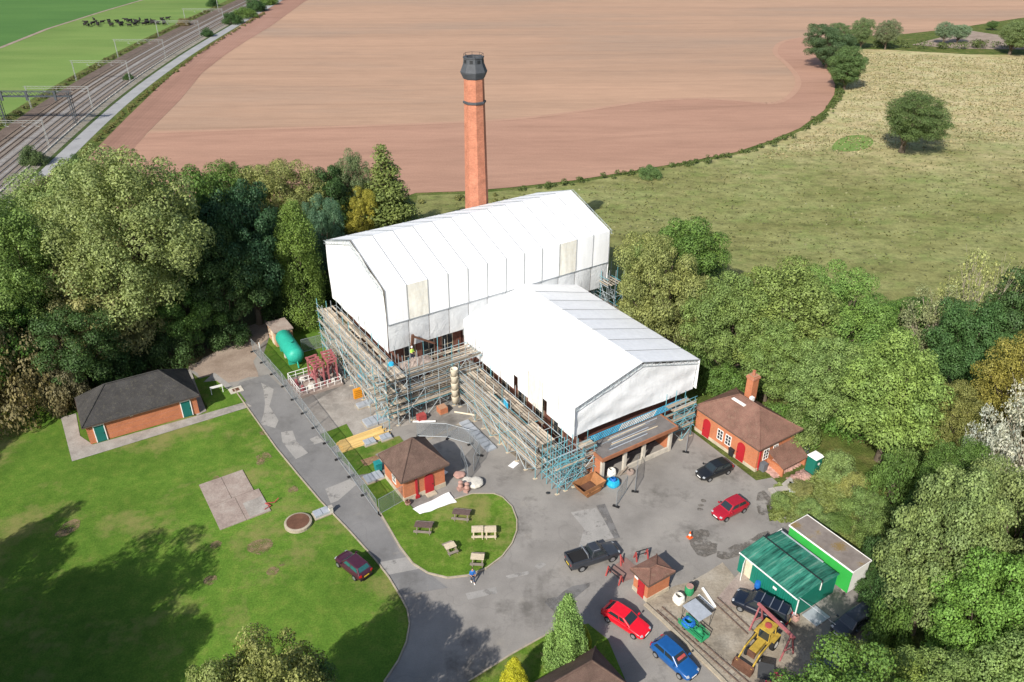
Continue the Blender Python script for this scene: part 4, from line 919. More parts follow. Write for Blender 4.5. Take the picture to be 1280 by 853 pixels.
def crown_kind(key, seed, R0, H0, shape, ncl, per, size, r0=.2, gap=.0, **kw):
    rg = np.random.default_rng(seed); C = []; Rr = []
    # lobes make the outline uneven
    lob = rg.normal(size=(9, 3)); lob /= np.linalg.norm(lob, axis=1)[:, None]; amp = rg.uniform(-.42, .26, 9)
    tries = 0
    while len(C) < ncl and tries < 20000:
        tries += 1
        if shape == 'round':
            d = rg.normal(size=3); d /= np.linalg.norm(d)
            f = 1+sum(a*max(0, d@l)**3 for a, l in zip(amp, lob)); rad = rg.uniform(.20, 1)**.5*f
            c = np.array([d[0]*R0*rad, d[1]*R0*rad, H0*(.58+.42*d[2]*rad*.93)]); r = R0*r0*rg.uniform(.5, 1.45)
            if c[2] < H0*.16: continue
            if any((c[0]-q_[0])**2+(c[1]-q_[1])**2+((c[2]-q_[2])*1.1)**2 < (gap*(r+r_))**2 for q_, r_ in zip(C, Rr)): continue
        elif shape == 'tall':      # several upright plumes
            k = rg.integers(0, 7); a = k*.9; pr = (0 if k == 0 else .55); ph = (1.0 if k == 0 else .62+.3*((k*37) % 10)/10)
            z = rg.uniform(.05, 1)**.7; wd = (.52*math.sqrt(max(.03, 1-z**3.2))+.10)*(1.35 if k == 0 else 1); q = rg.normal(size=2)*.5
            c = np.array([R0*(pr*math.cos(a)*(.6+.4*z)+q[0]*wd), R0*(pr*math.sin(a)*(.6+.4*z)+q[1]*wd), H0*ph*z*.97]); r = R0*r0*rg.uniform(.6, 1.2)
            if math.hypot(c[0], c[1]) > R0*1.05: continue
        elif shape == 'cone':
            z = 1-rg.uniform(0, 1)**.6; a = rg.uniform(0, 6.283); tier = .82+.18*math.sin(z*34); rad = (1-z)**.85*tier*rg.uniform(.55, 1)**.5
            c = np.array([R0*rad*math.cos(a), R0*rad*math.sin(a), H0*(.06+.92*z)]); r = R0*r0*(.5+.6*(1-z))*rg.uniform(.7, 1.2)
        elif shape == 'column':
            z = rg.uniform(0, 1); a = rg.uniform(0, 6.283); pr = min(1, (1-z)*3.2+.08)**.6*min(1, z*4+.75); rad = pr*rg.uniform(.6, 1)**.4*(1+.1*math.sin(a*5+z*9))
            c = np.array([R0*rad*math.cos(a), R0*rad*math.sin(a), H0*(.03+.95*z)]); r = R0*r0*rg.uniform(.7, 1.2)*(.6+.4*pr)
        elif shape == 'spire':
            z = rg.uniform(0, 1)**1.25; a = rg.uniform(0, 6.283); pr = (1-z)**.62*min(1, z*2.5+.72); rad = pr*rg.uniform(.6, 1)**.35*(1+.16*math.sin(a*4+1))
            c = np.array([R0*rad*math.cos(a), R0*rad*math.sin(a), H0*(.03+.92*z)]); r = R0*r0*rg.uniform(.7, 1.15)*(.5+.5*pr)
        elif shape == 'shrub':
            d = rg.normal(size=3); d[2] = abs(d[2]); d /= np.linalg.norm(d); f = 1+sum(a*max(0, d@l)**3 for a, l in zip(amp, lob)); rad = rg.uniform(.25, 1)**.45*f
            c = np.array([d[0]*R0*rad, d[1]*R0*rad, H0*(.08+.85*d[2]*rad)]); r = R0*r0*rg.uniform(.7, 1.3)
        C.append(c); Rr.append(r)
    if shape == 'tall':   # no stray tufts floating off the crown
        A = np.array(C); dd = np.linalg.norm(A[:, None]-A[None], axis=2); ok = (dd < .34*R0).sum(1) > 5
        C = [c for c, k in zip(C, ok) if k]; Rr = [r for r, k in zip(Rr, ok) if k]
    me = clumps(np.array(C), np.array(Rr), per, size, rg, 'crown_'+key, **kw)
    CROWN.setdefault(key, []).append((me, R0, H0, np.array(C)))
for s_ in range(4): crown_kind('round', 11+s_, 6, 13, 'round', 105, 420, .225, .21, .68)
for s_ in range(2): crown_kind('fine', 31+s_, 6, 13, 'round', 190, 260, .18, .15, .58)
for s_ in range(2): crown_kind('tall', 41+s_, 7, 24, 'round', 260, 300, .24, .155, .50, flat_=1.15)
for s_ in range(2): crown_kind('cone', 51+s_, 3.6, 13, 'cone', 330, 110, .24, .28, flat_=.6, up=.5)
crown_kind('column', 61, 2, 14, 'column', 260, 100, .17, .34, flat_=1.5, up=.1)
crown_kind('column', 62, 1.6, 5, 'spire', 260, 110, .11, .28, flat_=2.0, up=.1)
for s_ in range(4): crown_kind('shrub', 71+s_, 3, 3.2, 'shrub', 60, 190, .19, .28)
crown_kind('sparse', 81, 6, 12, 'round', 95, 42, .26, .15, jit=.9); crown_kind('sparse', 82, 6, 12, 'round', 120, 60, .30, .15, jit=.9)
def limb_mesh(key, i, C, R0, H0, nl, r0, mat):
    rg = random.Random(100+i); m = MB(); p = Vector((0, 0, -.1)); n = 7; tr = []
    for k in range(n):
        q = Vector((rg.uniform(-.12, .12)*k*.4, rg.uniform(-.12, .12)*k*.4, H0*.80*(k+1)/n)); ra = r0*(1-.82*k/n); rb = r0*(1-.82*(k+1)/n)
        m.tube(p, q, ra*(1.35 if k == 0 else 1), 8, rb, False); tr.append((q.copy(), rb)); p = q
    pick = [C[j] for j in rg.sample(range(len(C)), min(nl, len(C)))]
    for c in pick:
        c = Vector(c); kk = min(len(tr)-1, max(1, int(c.z/H0*n*.62))); b, rb = tr[kk-1]
        mid = b.lerp(c, .5)+Vector((rg.uniform(-.3, .3), rg.uniform(-.3, .3), -.06*(c-b).length))
        m.tube(b, mid, max(.04, rb*.55), 5, max(.03, rb*.35), False).tube(mid, c, max(.03, rb*.35), 5, .015, False)
        for _ in range(2):
            e = c+Vector((rg.uniform(-1, 1), rg.uniform(-1, 1), rg.uniform(.1, 1.1)))*.9
            m.tube(mid.lerp(c, .6), e, .025, 4, .01, False)
    return m.mesh('trunk_'+key, mat, True)
TRUNK = {}
for key in CROWN:
    for i, (me, R0, H0, C) in enumerate(CROWN[key]):
        if key == 'shrub': TRUNK[key, i] = limb_mesh(key, i, C, R0, H0*.8, 14, .10, 'bark')
        elif key == 'sparse': TRUNK[key, i] = limb_mesh(key, i, C, R0, H0, 85, .24, 'pale_bark')
        elif key in ('cone', 'column'): TRUNK[key, i] = limb_mesh(key, i, C, R0, H0, 10, .2*R0/3, 'bark')
        else: TRUNK[key, i] = limb_mesh(key, i, C, R0, H0, 34, .38 if key != 'tall' else .5, 'bark')
tcount = {}
def tree_at(X, Y, h, r, key, tint, label, group=None, name='tree', z=0.0, cat='tree'):
    i = tcount.get(key, 0); tcount[key] = i+1; k = i % len(CROWN[key]); me, R0, H0, C = CROWN[key][k]
    rg = random.Random(i*17+int(X*10))
    t_ = thing(name, label, cat, (X, Y, z), rg.uniform(0, 6.28), group)
    o = link('crown', me, t_); o.scale = (r/R0, r/R0*rg.uniform(.93, 1.07), h/H0); o.color = (*[c*k_*rg.uniform(.94, 1.06) for c, k_ in zip(tint, (1.36, 1.56, 1.6))], 1)
    o2 = link('trunk' if key != 'shrub' else 'stems', TRUNK[key, k], t_); o2.scale = o.scale
    return t_
def tree(bx, by, top, wpx, key, tint, label, group=None, name='tree', cat='tree'):
    X, Y = G(bx, by); h = height_at(Y, top); r = wpx/2/pxscale(Y, h*.6)
    return tree_at(X, Y, h, r, key, tint, label, group, name, cat=cat)
# leaf colours (linear albedo)
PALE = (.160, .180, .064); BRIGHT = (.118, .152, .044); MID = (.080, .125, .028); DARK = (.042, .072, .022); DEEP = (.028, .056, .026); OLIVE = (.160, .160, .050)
YELL = (.24, .20, .035); RUST = (.17, .11, .045); BLUE_G = (.070, .12, .070); LIGHT = (.142, .172, .056); SILV = (.33, .30, .26); BROWN = (.145, .11, .055)
WL = 'trees of the left wood'; WR = 'trees of the right wood'
tree(206, 446, 177, 178, 'tall', PALE, 'tallest pale green tree of the left wood, its top against the red field', WL)
tree(166, 462, 300, 150, 'round', (.19, .18, .075), 'pale olive tree with bare trunk just behind the slate roofed block', WL)
tree(120, 400, 205, 140, 'tall', PALE, 'pale green plume topped tree left of the tallest tree', WL)
tree(66, 470, 236, 150, 'tall', BRIGHT, 'bright green leafy tree at the left edge of the wood', WL)
tree(5, 420, 258, 130, 'round', BRIGHT, 'bright green tree cut off by the left edge above the lawn', WL)
tree(18, 505, 330, 130, 'round', MID, 'mid green tree in the lower left of the wood', WL)
tree(100, 488, 375, 120, 'round', DARK, 'dark green tree between the slate block and the lawn trees', WL)
tree(28, 520, 422, 105, 'shrub', BROWN, 'brownish bush at the left edge above the lawn', WL, 'bush', 'bush')
tree(82, 512, 455, 60, 'shrub', (.12, .10, .05), 'small brownish bush left of the slate roofed block', WL, 'bush', 'bush')
tree(268, 400, 212, 120, 'round', MID, 'mid green tree right behind the tallest pale tree', WL)
tree(325, 405, 228, 125, 'round', DEEP, 'big very dark tree above the earth track', WL)
tree(290, 425, 285, 110, 'round', DARK, 'dark tree overhanging the track behind the slate block', WL)
tree(245, 435, 330, 90, 'round', MID, 'green tree with low branches behind the slate block', WL)
tree(362, 340, 196, 120, 'fine', OLIVE, 'olive yellow topped tree against the red field', WL)
tree(310, 345, 205, 100, 'fine', MID, 'green tree against the red field left of the olive one', WL)
tree(420, 330, 206, 70, 'round', DARK, 'dark green tree between olive tree and conifer', WL)
tree(414, 372, 243, 62, 'fine', BLUE_G, 'bluish green tree in front of the yellowing one', WL)
tree(446, 320, 193, 58, 'fine', (.11, .14, .06), 'round topped grey green tree left of the conifer', WL)
tree(458, 330, 233, 48, 'fine', YELL, 'small yellowing tree at the foot of the conifer', WL)
tree(488, 318, 180, 104, 'cone', (.115, .14, .04), 'broad dark conifer with pointed top left of the chimney', WL, 'conifer_tree')
tree(386, 408, 255, 44, 'column', (.105, .15, .03), 'tall narrow green conifer beside the left gable of the larger roof', None, 'conifer_tree')
tree(350, 380, 268, 90, 'round', DEEP, 'very dark tree behind the narrow conifer', WL)
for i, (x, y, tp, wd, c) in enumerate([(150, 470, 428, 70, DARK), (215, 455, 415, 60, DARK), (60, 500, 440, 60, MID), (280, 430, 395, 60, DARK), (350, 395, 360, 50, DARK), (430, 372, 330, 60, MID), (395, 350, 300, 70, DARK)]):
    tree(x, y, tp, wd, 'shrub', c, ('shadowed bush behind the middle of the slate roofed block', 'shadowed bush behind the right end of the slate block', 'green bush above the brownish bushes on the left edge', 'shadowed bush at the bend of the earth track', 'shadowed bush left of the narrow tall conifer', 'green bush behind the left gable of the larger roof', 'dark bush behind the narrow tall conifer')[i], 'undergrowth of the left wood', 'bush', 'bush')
# right wood
tree(845, 400, 279, 128, 'round', MID, 'green tree right behind the far end of the larger roof', WR)
tree(828, 450, 302, 108, 'round', OLIVE, 'yellowing green tree beside the far corner of the wing roof', WR)
tree(800, 400, 300, 60, 'round', LIGHT, 'pale green tree squeezed against the far roof corner', WR)
tree(905, 475, 345, 110, 'round', BRIGHT, 'bright green tree behind the wing roof ridge', WR)
tree(965, 480, 335, 150, 'round', (.13, .165, .042), 'broad green tree in the middle of the right wood', WR)
tree(1040, 470, 352, 120, 'round', (.12, .175, .04), 'broad bright tree right of the middle of the right wood', WR)
tree(955, 500, 402, 100, 'round', BRIGHT, 'bright green tree just behind the brick lodge chimney', WR)
tree(1020, 535, 425, 110, 'round', LIGHT, 'light green tree behind the brick lodge', WR)
tree(1098, 575, 418, 140, 'round', (.14, .185, .05), 'tall light green tree right of the portable toilet', WR)
tree(1110, 440, 370, 90, 'round', MID, 'mid green tree at the meadow edge left of the pale bare one', WR)
tree(1185, 470, 312, 120, 'sparse', (.20, .21, .07), 'pale half bare tree at the meadow edge', WR)
tree(1150, 470, 360, 80, 'sparse', (.17, .17, .08), 'smaller half bare tree left of the pale one', WR)
tree(1245, 500, 333, 130, 'round', DARK, 'dark green tree on the right edge beyond the golden one', WR)
tree(1195, 505, 380, 110, 'round', (.055, .095, .03), 'dark green tree left of the golden brown one', WR)
tree(1250, 590, 428, 130, 'fine', (.19, .145, .035), 'golden brown tree on the right edge', WR)
tree(1165, 590, 480, 90, 'fine', (.15, .14, .04), 'olive brown tree left of the silver one', WR)
tree(1258, 655, 482, 150, 'sparse', SILV, 'silvery white leaved tree on the right edge', WR)
tree(1215, 640, 510, 70, 'sparse', SILV, 'smaller silvery white leaved tree beside the larger silver one', WR)
tree(1170, 655, 555, 110, 'fine', MID, 'rounded mid green tree in front of the silver ones', WR)
tree(1138, 790, 596, 150, 'round', LIGHT, 'large light green tree beside the green cabin', WR)
tree(1240, 760, 588, 150, 'round', LIGHT, 'large light green tree at the right edge below the silver one', WR)
tree(1190, 850, 690, 150, 'round', (.11, .175, .035), 'large bright tree in the lower right corner area', WR)
tree(1285, 860, 660, 140, 'round', BRIGHT, 'bright tree cut off by the lower right edge', WR)
tree_at(*G(1245, 930), 12.5, 5.2, 'round', LIGHT, 'light green tree cut off by the bottom right corner', WR)
tree_at(24.0, 34.6, 10.9, 4.5, 'fine', (.12, .15, .03), 'round olive green tree cut off by the bottom edge at the wagon yard', WR)
tree_at(19.0, 28.0, 15.2, 5.2, 'round', MID, 'tree just below the bottom edge that shades the wagon yard', WR)
tree_at(*G(1160, 945), 9.5, 4.2, 'round', BRIGHT, 'bright tree cut off by the bottom edge right of the olive one', WR)
for i, (x, y, tp, wd, c) in enumerate([(985, 560, 520, 60, BRIGHT), (1040, 590, 566, 46, LIGHT), (1078, 640, 618, 56, BRIGHT), (1010, 640, 629, 34, LIGHT), (1050, 660, 648, 36, MID), (1088, 680, 652, 44, BRIGHT), (975, 545, 505, 60, MID), (905, 490, 455, 60, MID), (1000, 615, 606, 30, (.16, .15, .05)), (975, 632, 620, 26, LIGHT), (1110, 620, 560, 60, MID), (1140, 680, 610, 70, DARK), (1120, 560, 510, 70, BRIGHT), (1065, 610, 592, 36, OLIVE), (1090, 720, 670, 46, DARK), (860, 465, 425, 50, MID), (1030, 655, 645, 30, (.13, .16, .05)), (1060, 540, 490, 60, MID), (1200, 680, 600, 90, MID), (1100, 770, 715, 56, DARK), (1108, 815, 755, 60, MID), (1085, 745, 718, 34, DARK)]):
    tree(x, y, tp, wd, 'shrub', c, ('bush behind the back corner of the brick lodge', 'pale bush behind the portable toilet', 'bright bush right of the weedy plot above the cabin', 'pale low bush left above the green cabin', 'mid green bush in the weedy plot above the cabin', 'bright bush at the far end of the green cabin roof', 'green bush at the foot of the lodge chimney', 'green bush between wing gable and lodge', 'small olive bush by the stone slabs', 'pale bush at the car park edge by the slabs', 'mid green bush below the tall light tree', 'dark bush behind the far end of the cabin', 'bright bush left of the olive brown tree', 'small olive bush right of the portable toilet', 'dark bush beside the end wall of the cabin', 'green bush against the right corner of the wing roof', 'small greyish bush just above the cabin roof', 'mid green bush right behind the lodge end wall', 'broad bush below the silver trees', 'dark bush right of the cabin end wall', 'green bush right of the parked dark car', 'small dark bush behind the parked dark car')[i], 'scrub at the edge of the right wood', 'bush', 'bush')
# bottom trees and ornamental conifers
tree_at(-15.6, 31.8, 14.3, 4.2, 'round', (.17, .17, .05), 'olive green tree cut off by the bottom edge left of the road')
tree_at(-18.7, 31.4, 13.7, 2.9, 'round', (.15, .16, .05), 'paler olive tree at the bottom edge next to the first')
tree_at(-12.2, 31.4, 13.7, 3.2, 'round', DARK, 'dark tree at the bottom edge casting shade on the road')
tree_at(-36.5, 29.0, 15.0, 4.6, 'round', DARK, 'dark tree in the bottom left corner')
tree_at(-46.5, 30.0, 21.0, 7.5, 'tall', DARK, 'tall tree beyond the left edge that shades the lawn')
tree_at(-55.0, 33.0, 19.0, 7.5, 'round', DARK, 'broad tree beyond the left edge that shades the lawn')
tree_at(-55.5, 40.5, 18.5, 5.5, 'cone', DARK, 'conifer beyond the left edge by the lawn corner', None, 'conifer_tree')
tree_at(-43.0, 26.0, 15.5, 7.5, 'round', DARK, 'broad tree below the left bottom corner that shades the lawn')
tree_at(-42.0, 32.0, 17.0, 7.0, 'round', DARK, 'tree beyond the left edge nearest the bottom corner')
tree_at(-39.0, 26.0, 16.0, 6.5, 'round', DARK, 'tree below the bottom edge left of the lawn shadow')
tree_at(-69.0, 52.0, 16.0, 6.0, 'round', DARK, 'broad tree beyond the left edge of the upper lawn')
tree_at(-66.0, 60.0, 15.0, 5.0, 'round', DARK, 'tree beyond the left edge below the brownish bush')
tcount['column'] = 1
tree(706, 838, 746, 50, 'column', (.14, .22, .055), 'fat pale green conifer beside the bottom house', None, 'conifer_bush', 'bush')
tcount['column'] = 1
tree(643, 866, 824, 34, 'column', (.34, .30, .02), 'small golden yellow conifer at the bottom edge', None, 'conifer_bush', 'bush')
tcount['column'] = 1
tree(728, 812, 782, 20, 'column', (.30, .28, .03), 'slim yellow conifer half behind the pale green one', None, 'conifer_bush', 'bush')
# field trees and hedges
tree(1127, 190, 118, 102, 'fine', (.075, .10, .032), 'lone oak standing in the dry meadow')
tree(1032, 86, 30, 50, 'round', (.06, .085, .035), 'dark round tree at the field corner, upper of the pair')
tree(1055, 112, 58, 56, 'round', (.075, .105, .035), 'round tree at the field corner, lower of the pair')
tree(1075, 62, 22, 30, 'fine', (.10, .125, .055), 'upright tree in the far hedge next to the corner pair', None)
tree(1106, 62, 25, 32, 'fine', (.12, .13, .07), 'upright greyish tree in the middle of the far hedge', None)
tree(1046, 58, 28, 34, 'fine', (.09, .12, .05), 'small tree behind the field corner pair', None)
tree(1178, 56, 28, 26, 'fine', (.13, .15, .09), 'grey green bush in the far hedge', None, 'bush', 'bush')
tree(1196, 54, 30, 26, 'fine', (.15, .17, .11), 'pale grey bush in the far hedge', None, 'bush', 'bush')
tree(1262, 68, 28, 60, 'fine', (.13, .145, .06), 'broad tree at the far right end of the hedge', None)
tree(1240, 38, 26, 16, 'fine', (.07, .11, .03), 'small dark bush on the far field edge', None, 'bush', 'bush')
tree(811, 221, 206, 24, 'shrub', (.09, .13, .045), 'single round bush on the ditch between field and meadow', None, 'bush', 'bush')
tree(45, 206, 184, 32, 'shrub', (.07, .09, .035), 'round bush on the railway wall beside the lane', None, 'bush', 'bush')
for i, (x, y, tp, wd, c) in enumerate([(258, 46, 36, 16, DARK), (290, 30, 16, 26, DARK), (305, 22, 8, 26, MID), (322, 14, -2, 26, DARK), (338, 6, -6, 24, MID), (160, 100, 92, 12, DARK), (232, 32, 22, 14, BROWN), (265, 8, -2, 14, DARK), (346, 0, -12, 24, DARK)]):
    tree(x, y, tp, wd, 'shrub', c, ('lone dark bush between railway and lane below the hedge clump', 'first bush of the lineside clump, nearest the camera', 'second bush of the lineside clump', 'third bush of the lineside clump', 'fourth bush of the lineside clump near the top edge', 'small dark bush on the lane verge by the ploughed strip', 'brown bush on the pasture side of the railway', 'dark bush on the pasture side at the top edge', 'last bush of the lineside clump at the top edge')[i], 'lineside bushes', 'bush', 'bush')
for i, (x, y, tp, wd, c) in enumerate([(60, 252, 222, 44, BROWN), (82, 232, 208, 34, BROWN), (40, 275, 240, 44, (.12, .11, .06)), (98, 212, 196, 26, DARK), (20, 300, 262, 50, MID)]):
    tree(x, y, tp, wd, 'shrub', c, ('brownish roadside bush in the middle of the lane hedge', 'brownish roadside bush nearest the small white post', 'olive roadside bush by the lane near the left edge', 'dark roadside bush at the end of the ploughed strip', 'green roadside bush cut by the left edge')[i], 'roadside bushes', 'bush', 'bush')
def hedge(name, label, path, wd, ht, per, size, tint, seed=5):
    rg = np.random.default_rng(seed); P = []
    for a, b in zip(path, path[1:]):
        a = np.array(a); b = np.array(b); L = np.linalg.norm(b-a)
        for _ in range(max(1, int(L/1.3))):
            q = a+(b-a)*rg.uniform(); P.append([q[0]+rg.normal()*wd*.25, q[1]+rg.normal()*wd*.25, ht*rg.uniform(.1, .6)])
    P = np.array(P); o = link(name, clumps(P, rg.uniform(.6, 1.2, len(P))*ht*.55, per, size, rg, name)); o.color = (*tint, 1)
    return props(o, label, 'hedge')
e2 = [(p[0]+.8, p[1]-2.0) for p in edge]
hedge('hedge', 'low dark hedge along the ditch between ploughed field and meadow', e2[2:], 2.2, 1.3, 60, .34, (.085, .12, .035))
hedge('hedge', 'far hedge running right from the field corner trees', [(126, 326), (145, 322), (170, 318), (200, 324), (240, 330)], 7, 3.0, 80, .5, (.09, .12, .04), 6)
hedge('hedge', 'scrubby hedge between the lane and the ploughed strip', [(rx(y)+8.6, y) for y in range(150, 420, 9)], 1.6, .9, 60, .3, (.14, .14, .045), 7)
hedge('hedge', 'scrubby growth along the far side of the railway', [(rx(y)-20.5, y) for y in range(150, 430, 9)], 2.6, 1.0, 60, .35, (.12, .12, .05), 8)
hedge('hedge', 'rough grassy bank behind the chimney', [(-34, 146), (-19, 150), (0, 153)], 7, 1.0, 60, .32, (.15, .155, .05), 9)

# rough tussocks in the meadow and weeds by the lodge
def inside(p, poly):
    c = False; j = len(poly)-1
    for i in range(len(poly)):
        if (poly[i][1] > p[1]) != (poly[j][1] > p[1]) and p[0] < (poly[j][0]-poly[i][0])*(p[1]-poly[i][1])/(poly[j][1]-poly[i][1])+poly[i][0]: c = not c
        j = i
    return c
def tufts(name, poly, n, size, tint, seed, spread=2.5):
    rg = np.random.default_rng(seed); xs = [p[0] for p in poly]; ys = [p[1] for p in poly]; P = []
    while len(P) < n:
        c = (rg.uniform(min(xs), max(xs)), rg.uniform(min(ys), max(ys)))
        for _ in range(int(rg.integers(3, 22))):
            q = (c[0]+rg.normal()*spread*1.6, c[1]+rg.normal()*spread)
            if inside(q, poly): P.append((q[0], q[1], size*.2-.06))
    P = np.array(P); N = rg.normal(size=(len(P), 3)); N[:, 2] = np.abs(N[:, 2])*.8+.35; N /= np.linalg.norm(N, axis=1)[:, None]
    o = link(name, make_leaves(P, N, size, rg, name, .8)); o.color = (*tint, 1); o['kind'] = 'stuff'; return o
mead = [(-19, 147)]+[(p[0]+2.5, p[1]-4) for p in edge[2:]]+[(128, 312), (168, 300), (215, 300), (190, 210), (140, 130), (85, 112), (40, 112), (10, 128)]
tufts('dry_tussocks', [p for p in mead if p[1] > 175]+[(60, 178)], 15000, .42, (.27, .235, .13), 3)
tufts('green_tussocks', mead, 9000, .5, (.155, .160, .075), 4, 5.0)
tufts('weeds', gp((968, 606), (990, 600), (1030, 590), (1080, 600), (1098, 660), (1085, 690), (1012, 646), (985, 655), (962, 650)), 11000, .32, (.16, .20, .06), 5, .8)

# ------------------------------------------------------------------ railway furniture
def sweep(offs_z, y0, y1, step=9):
    """ribbon box along the railway: list of (offset, z) profile points, closed"""
    ys = list(np.arange(y0, y1, step)); m = MB(); n = len(offs_z)
    vs = [(rx(y)+o, y, z) for y in ys for (o, z) in offs_z]
    fs = [(i*n+k, i*n+(k+1) % n, (i+1)*n+(k+1) % n, (i+1)*n+k) for i in range(len(ys)-1) for k in range(n)]
    return m.add(vs, fs)
for ti, off in enumerate((-3.0, -6.4, -10.4, -13.9)):
    side = ('track nearest the concrete wall', 'second track from the concrete wall', 'third track from the concrete wall', 'track nearest the pasture')[ti]
    tr = thing('railway_track', 'railway '+side, 'railway track', (rx(200)+off, 200, 0))
    for s_ in (-.75, .75):
        m = sweep([(off+s_-.04, .20), (off+s_+.04, .20), (off+s_+.04, .36), (off+s_-.04, .36)], 100, 700)
        m.v = [(p[0]-tr.location.x, p[1]-200, p[2]) for p in m.v]; m.build('rail', 'rail_shine' if ti < 2 else 'rail_steel', tr)
    m = MB(); y = 110
    while y < 460:
        x = rx(y)+off-tr.location.x; m.box(x-1.28, x+1.28, y-200-.13, y-200+.13, .14, .24); y += .7
    o = m.build('sleepers', 'sleeper', tr); o['kind'] = 'stuff'
# concrete panel wall between railway and lane
wl = thing('concrete_wall', 'pale concrete panel wall between the railway and the lane', 'wall', (rx(200)-.6, 200, 0))
y = 108.0; pm = MB().box(-.06, .06, 0, 1, 0, .62).mesh('wall_panel', 'concrete_post')
pp = MB().box(-.11, .11, -.11, .11, 0, .75).mesh('wall_post', 'concrete_post')
while y < 430:
    a = Vector((rx(y)-.6, y)); b = Vector((rx(y+2.8)-.6, y+2.8)); d = b-a
    o = link('panel', pm, wl); o.location = (a.x-wl.location.x, a.y-200, 0); o.rotation_euler = (0, 0, math.atan2(d.y, d.x)-math.pi/2); o.scale = (1, d.length-.05, random.uniform(.95, 1.05))
    o = link('post', pp, wl); o.location = (a.x-wl.location.x, a.y-200, 0); y += 2.8
# overhead line portals
def portal(Y, label):
    p = thing('line_portal', label, 'gantry', (rx(Y)-1.6, Y, 0), math.atan2(-(rx(Y+10)-rx(Y-10)), 20)*0-R(1), 'overhead line portals')
    for x in (0, -17.2):
        m = MB()
        for s_ in (-.3, .3): m.bar((x, s_, 0), (x, s_*.5, 6.3), .07, .08)
        for k in range(7): m.bar((x, -.28+.02*k, .5+k*.8), (x, .28-.02*k, 1.2+k*.8), .05, .05)
        m.build('mast', 'portal_steel', p)
    m = MB().bar((.4, 0, 6.3), (-17.6, 0, 6.3), .08, .08).bar((.4, 0, 5.75), (-17.6, 0, 5.75), .07, .07)
    for k in range(18): m.bar((-k, 0, 5.75 if k % 2 else 6.3), (-k-1, 0, 6.3 if k % 2 else 5.75), .035, .035)
    m.build('beam', 'portal_steel', p)
    for off in (-1.4, -4.8, -8.8, -12.3): MB().tube((off, 0, 5.7), (off, 0, 4.9), .05, 5).tube((off-.5, 0, 5.1), (off+.6, 0, 4.8), .04, 5).build('dropper', 'portal_steel', p)
for Y, lb_ in ((188, 'nearest overhead line portal over the railway, cut by the left edge'), (224, 'overhead line portal just beyond the dark signal bridge'), (260, 'second overhead line portal beyond the signal bridge'), (299, 'third overhead line portal beyond the signal bridge'), (343, 'fourth overhead line portal beyond the signal bridge'), (378, 'overhead line portal near the dark lineside bushes'), (427, 'farthest overhead line portal at the top edge')): portal(Y, lb_)
sg = thing('signal_bridge', 'heavy dark grey signal bridge across the railway at the left edge', 'gantry', (rx(209)-1.4, 209, 0))
for x in (0, -18.5, -34):
    m = MB()
    for s_ in (-.55, .55):
        for q in (-.25, .25): m.bar((x+q, s_, 0), (x+q, s_, 8.0), .12, .12)
    for k in range(9): m.bar((x, -.55, .4+k*.85), (x, .55, 1.2+k*.85), .07, .07)
    m.build('leg', 'signal_steel', sg)
m = MB()
for s_ in (-.6, .6):
    for z in (7.1, 8.3): m.bar((.6, s_, z), (-36, s_, z), .16, .16)
    for k in range(30): m.bar((-k*1.2, s_, 7.1 if k % 2 else 8.3), (-k*1.2-1.2, s_, 8.3 if k % 2 else 7.1), .08, .08)
m.box(-36, .6, -.5, .5, 7.05, 7.1); m.build('truss', 'signal_steel', sg)
for x in (-3.2, -10.5, -17, -24): MB().box(x-.3, x+.3, -.95, -.7, 6.2, 8.6).build('signal_head', 'signal_steel', sg)
# black cattle
def cow_mesh():
    m = MB(); prof = [(-.95, .30, 1.02, .30), (-.8, .36, .95, .42), (-.35, .40, .92, .46), (.2, .38, .94, .44), (.62, .33, 1.02, .42), (.82, .22, 1.18, .30), (1.05, .16, 1.32, .20), (1.22, .17, 1.36, .18), (1.45, .12, 1.22, .13), (1.62, .08, 1.10, .09)]
    n = 10
    vs = [(x, w_*math.cos(2*math.pi*k/n), z+h_*math.sin(2*math.pi*k/n)) for (x, w_, z, h_) in prof for k in range(n)]
    fs = [(i*n+k, i*n+(k+1) % n, (i+1)*n+(k+1) % n, (i+1)*n+k) for i in range(len(prof)-1) for k in range(n)]
    fs += [tuple(range(n-1, -1, -1)), tuple(range((len(prof)-1)*n, len(prof)*n))]; m.add(vs, fs)
    for x in (-.75, .6):
        for y in (-.2, .2):
            kx = -.08 if x < 0 else .02
            m.tube((x, y, .8), (x+kx, y, .38), .12, 6, .065, False).tube((x+kx, y, .38), (x, y, 0), .062, 6, .07)
    m.tube((-.95, 0, 1.2), (-1.08, 0, .45), .03, 5, .05)
    for y in (-1, 1): m.tube((1.2, y*.14, 1.46), (1.16, y*.34, 1.5), .05, 5, .02)
    return m.mesh('cow', 'hide_black', True)
cm = cow_mesh(); rg = random.Random(12); cx = []
while len(cx) < 46:
    x = rg.triangular(97, 212, 192); yb = 31.5+rg.gauss(0, 2.2)-(.02*(x-97)); p = G(x, yb)
    if all(math.dist(p, q) > 1.8 for q in cx): cx.append(p)
for p in cx:
    o = link('cow', cm); o.location = (*p, -.05); o.rotation_euler = (0, 0, rg.uniform(0, 6.28)); o.scale = (1.0,)*3
    props(o, 'black cow in the herd grazing the green pasture beyond the railway', 'cow', 'herd of black cattle')

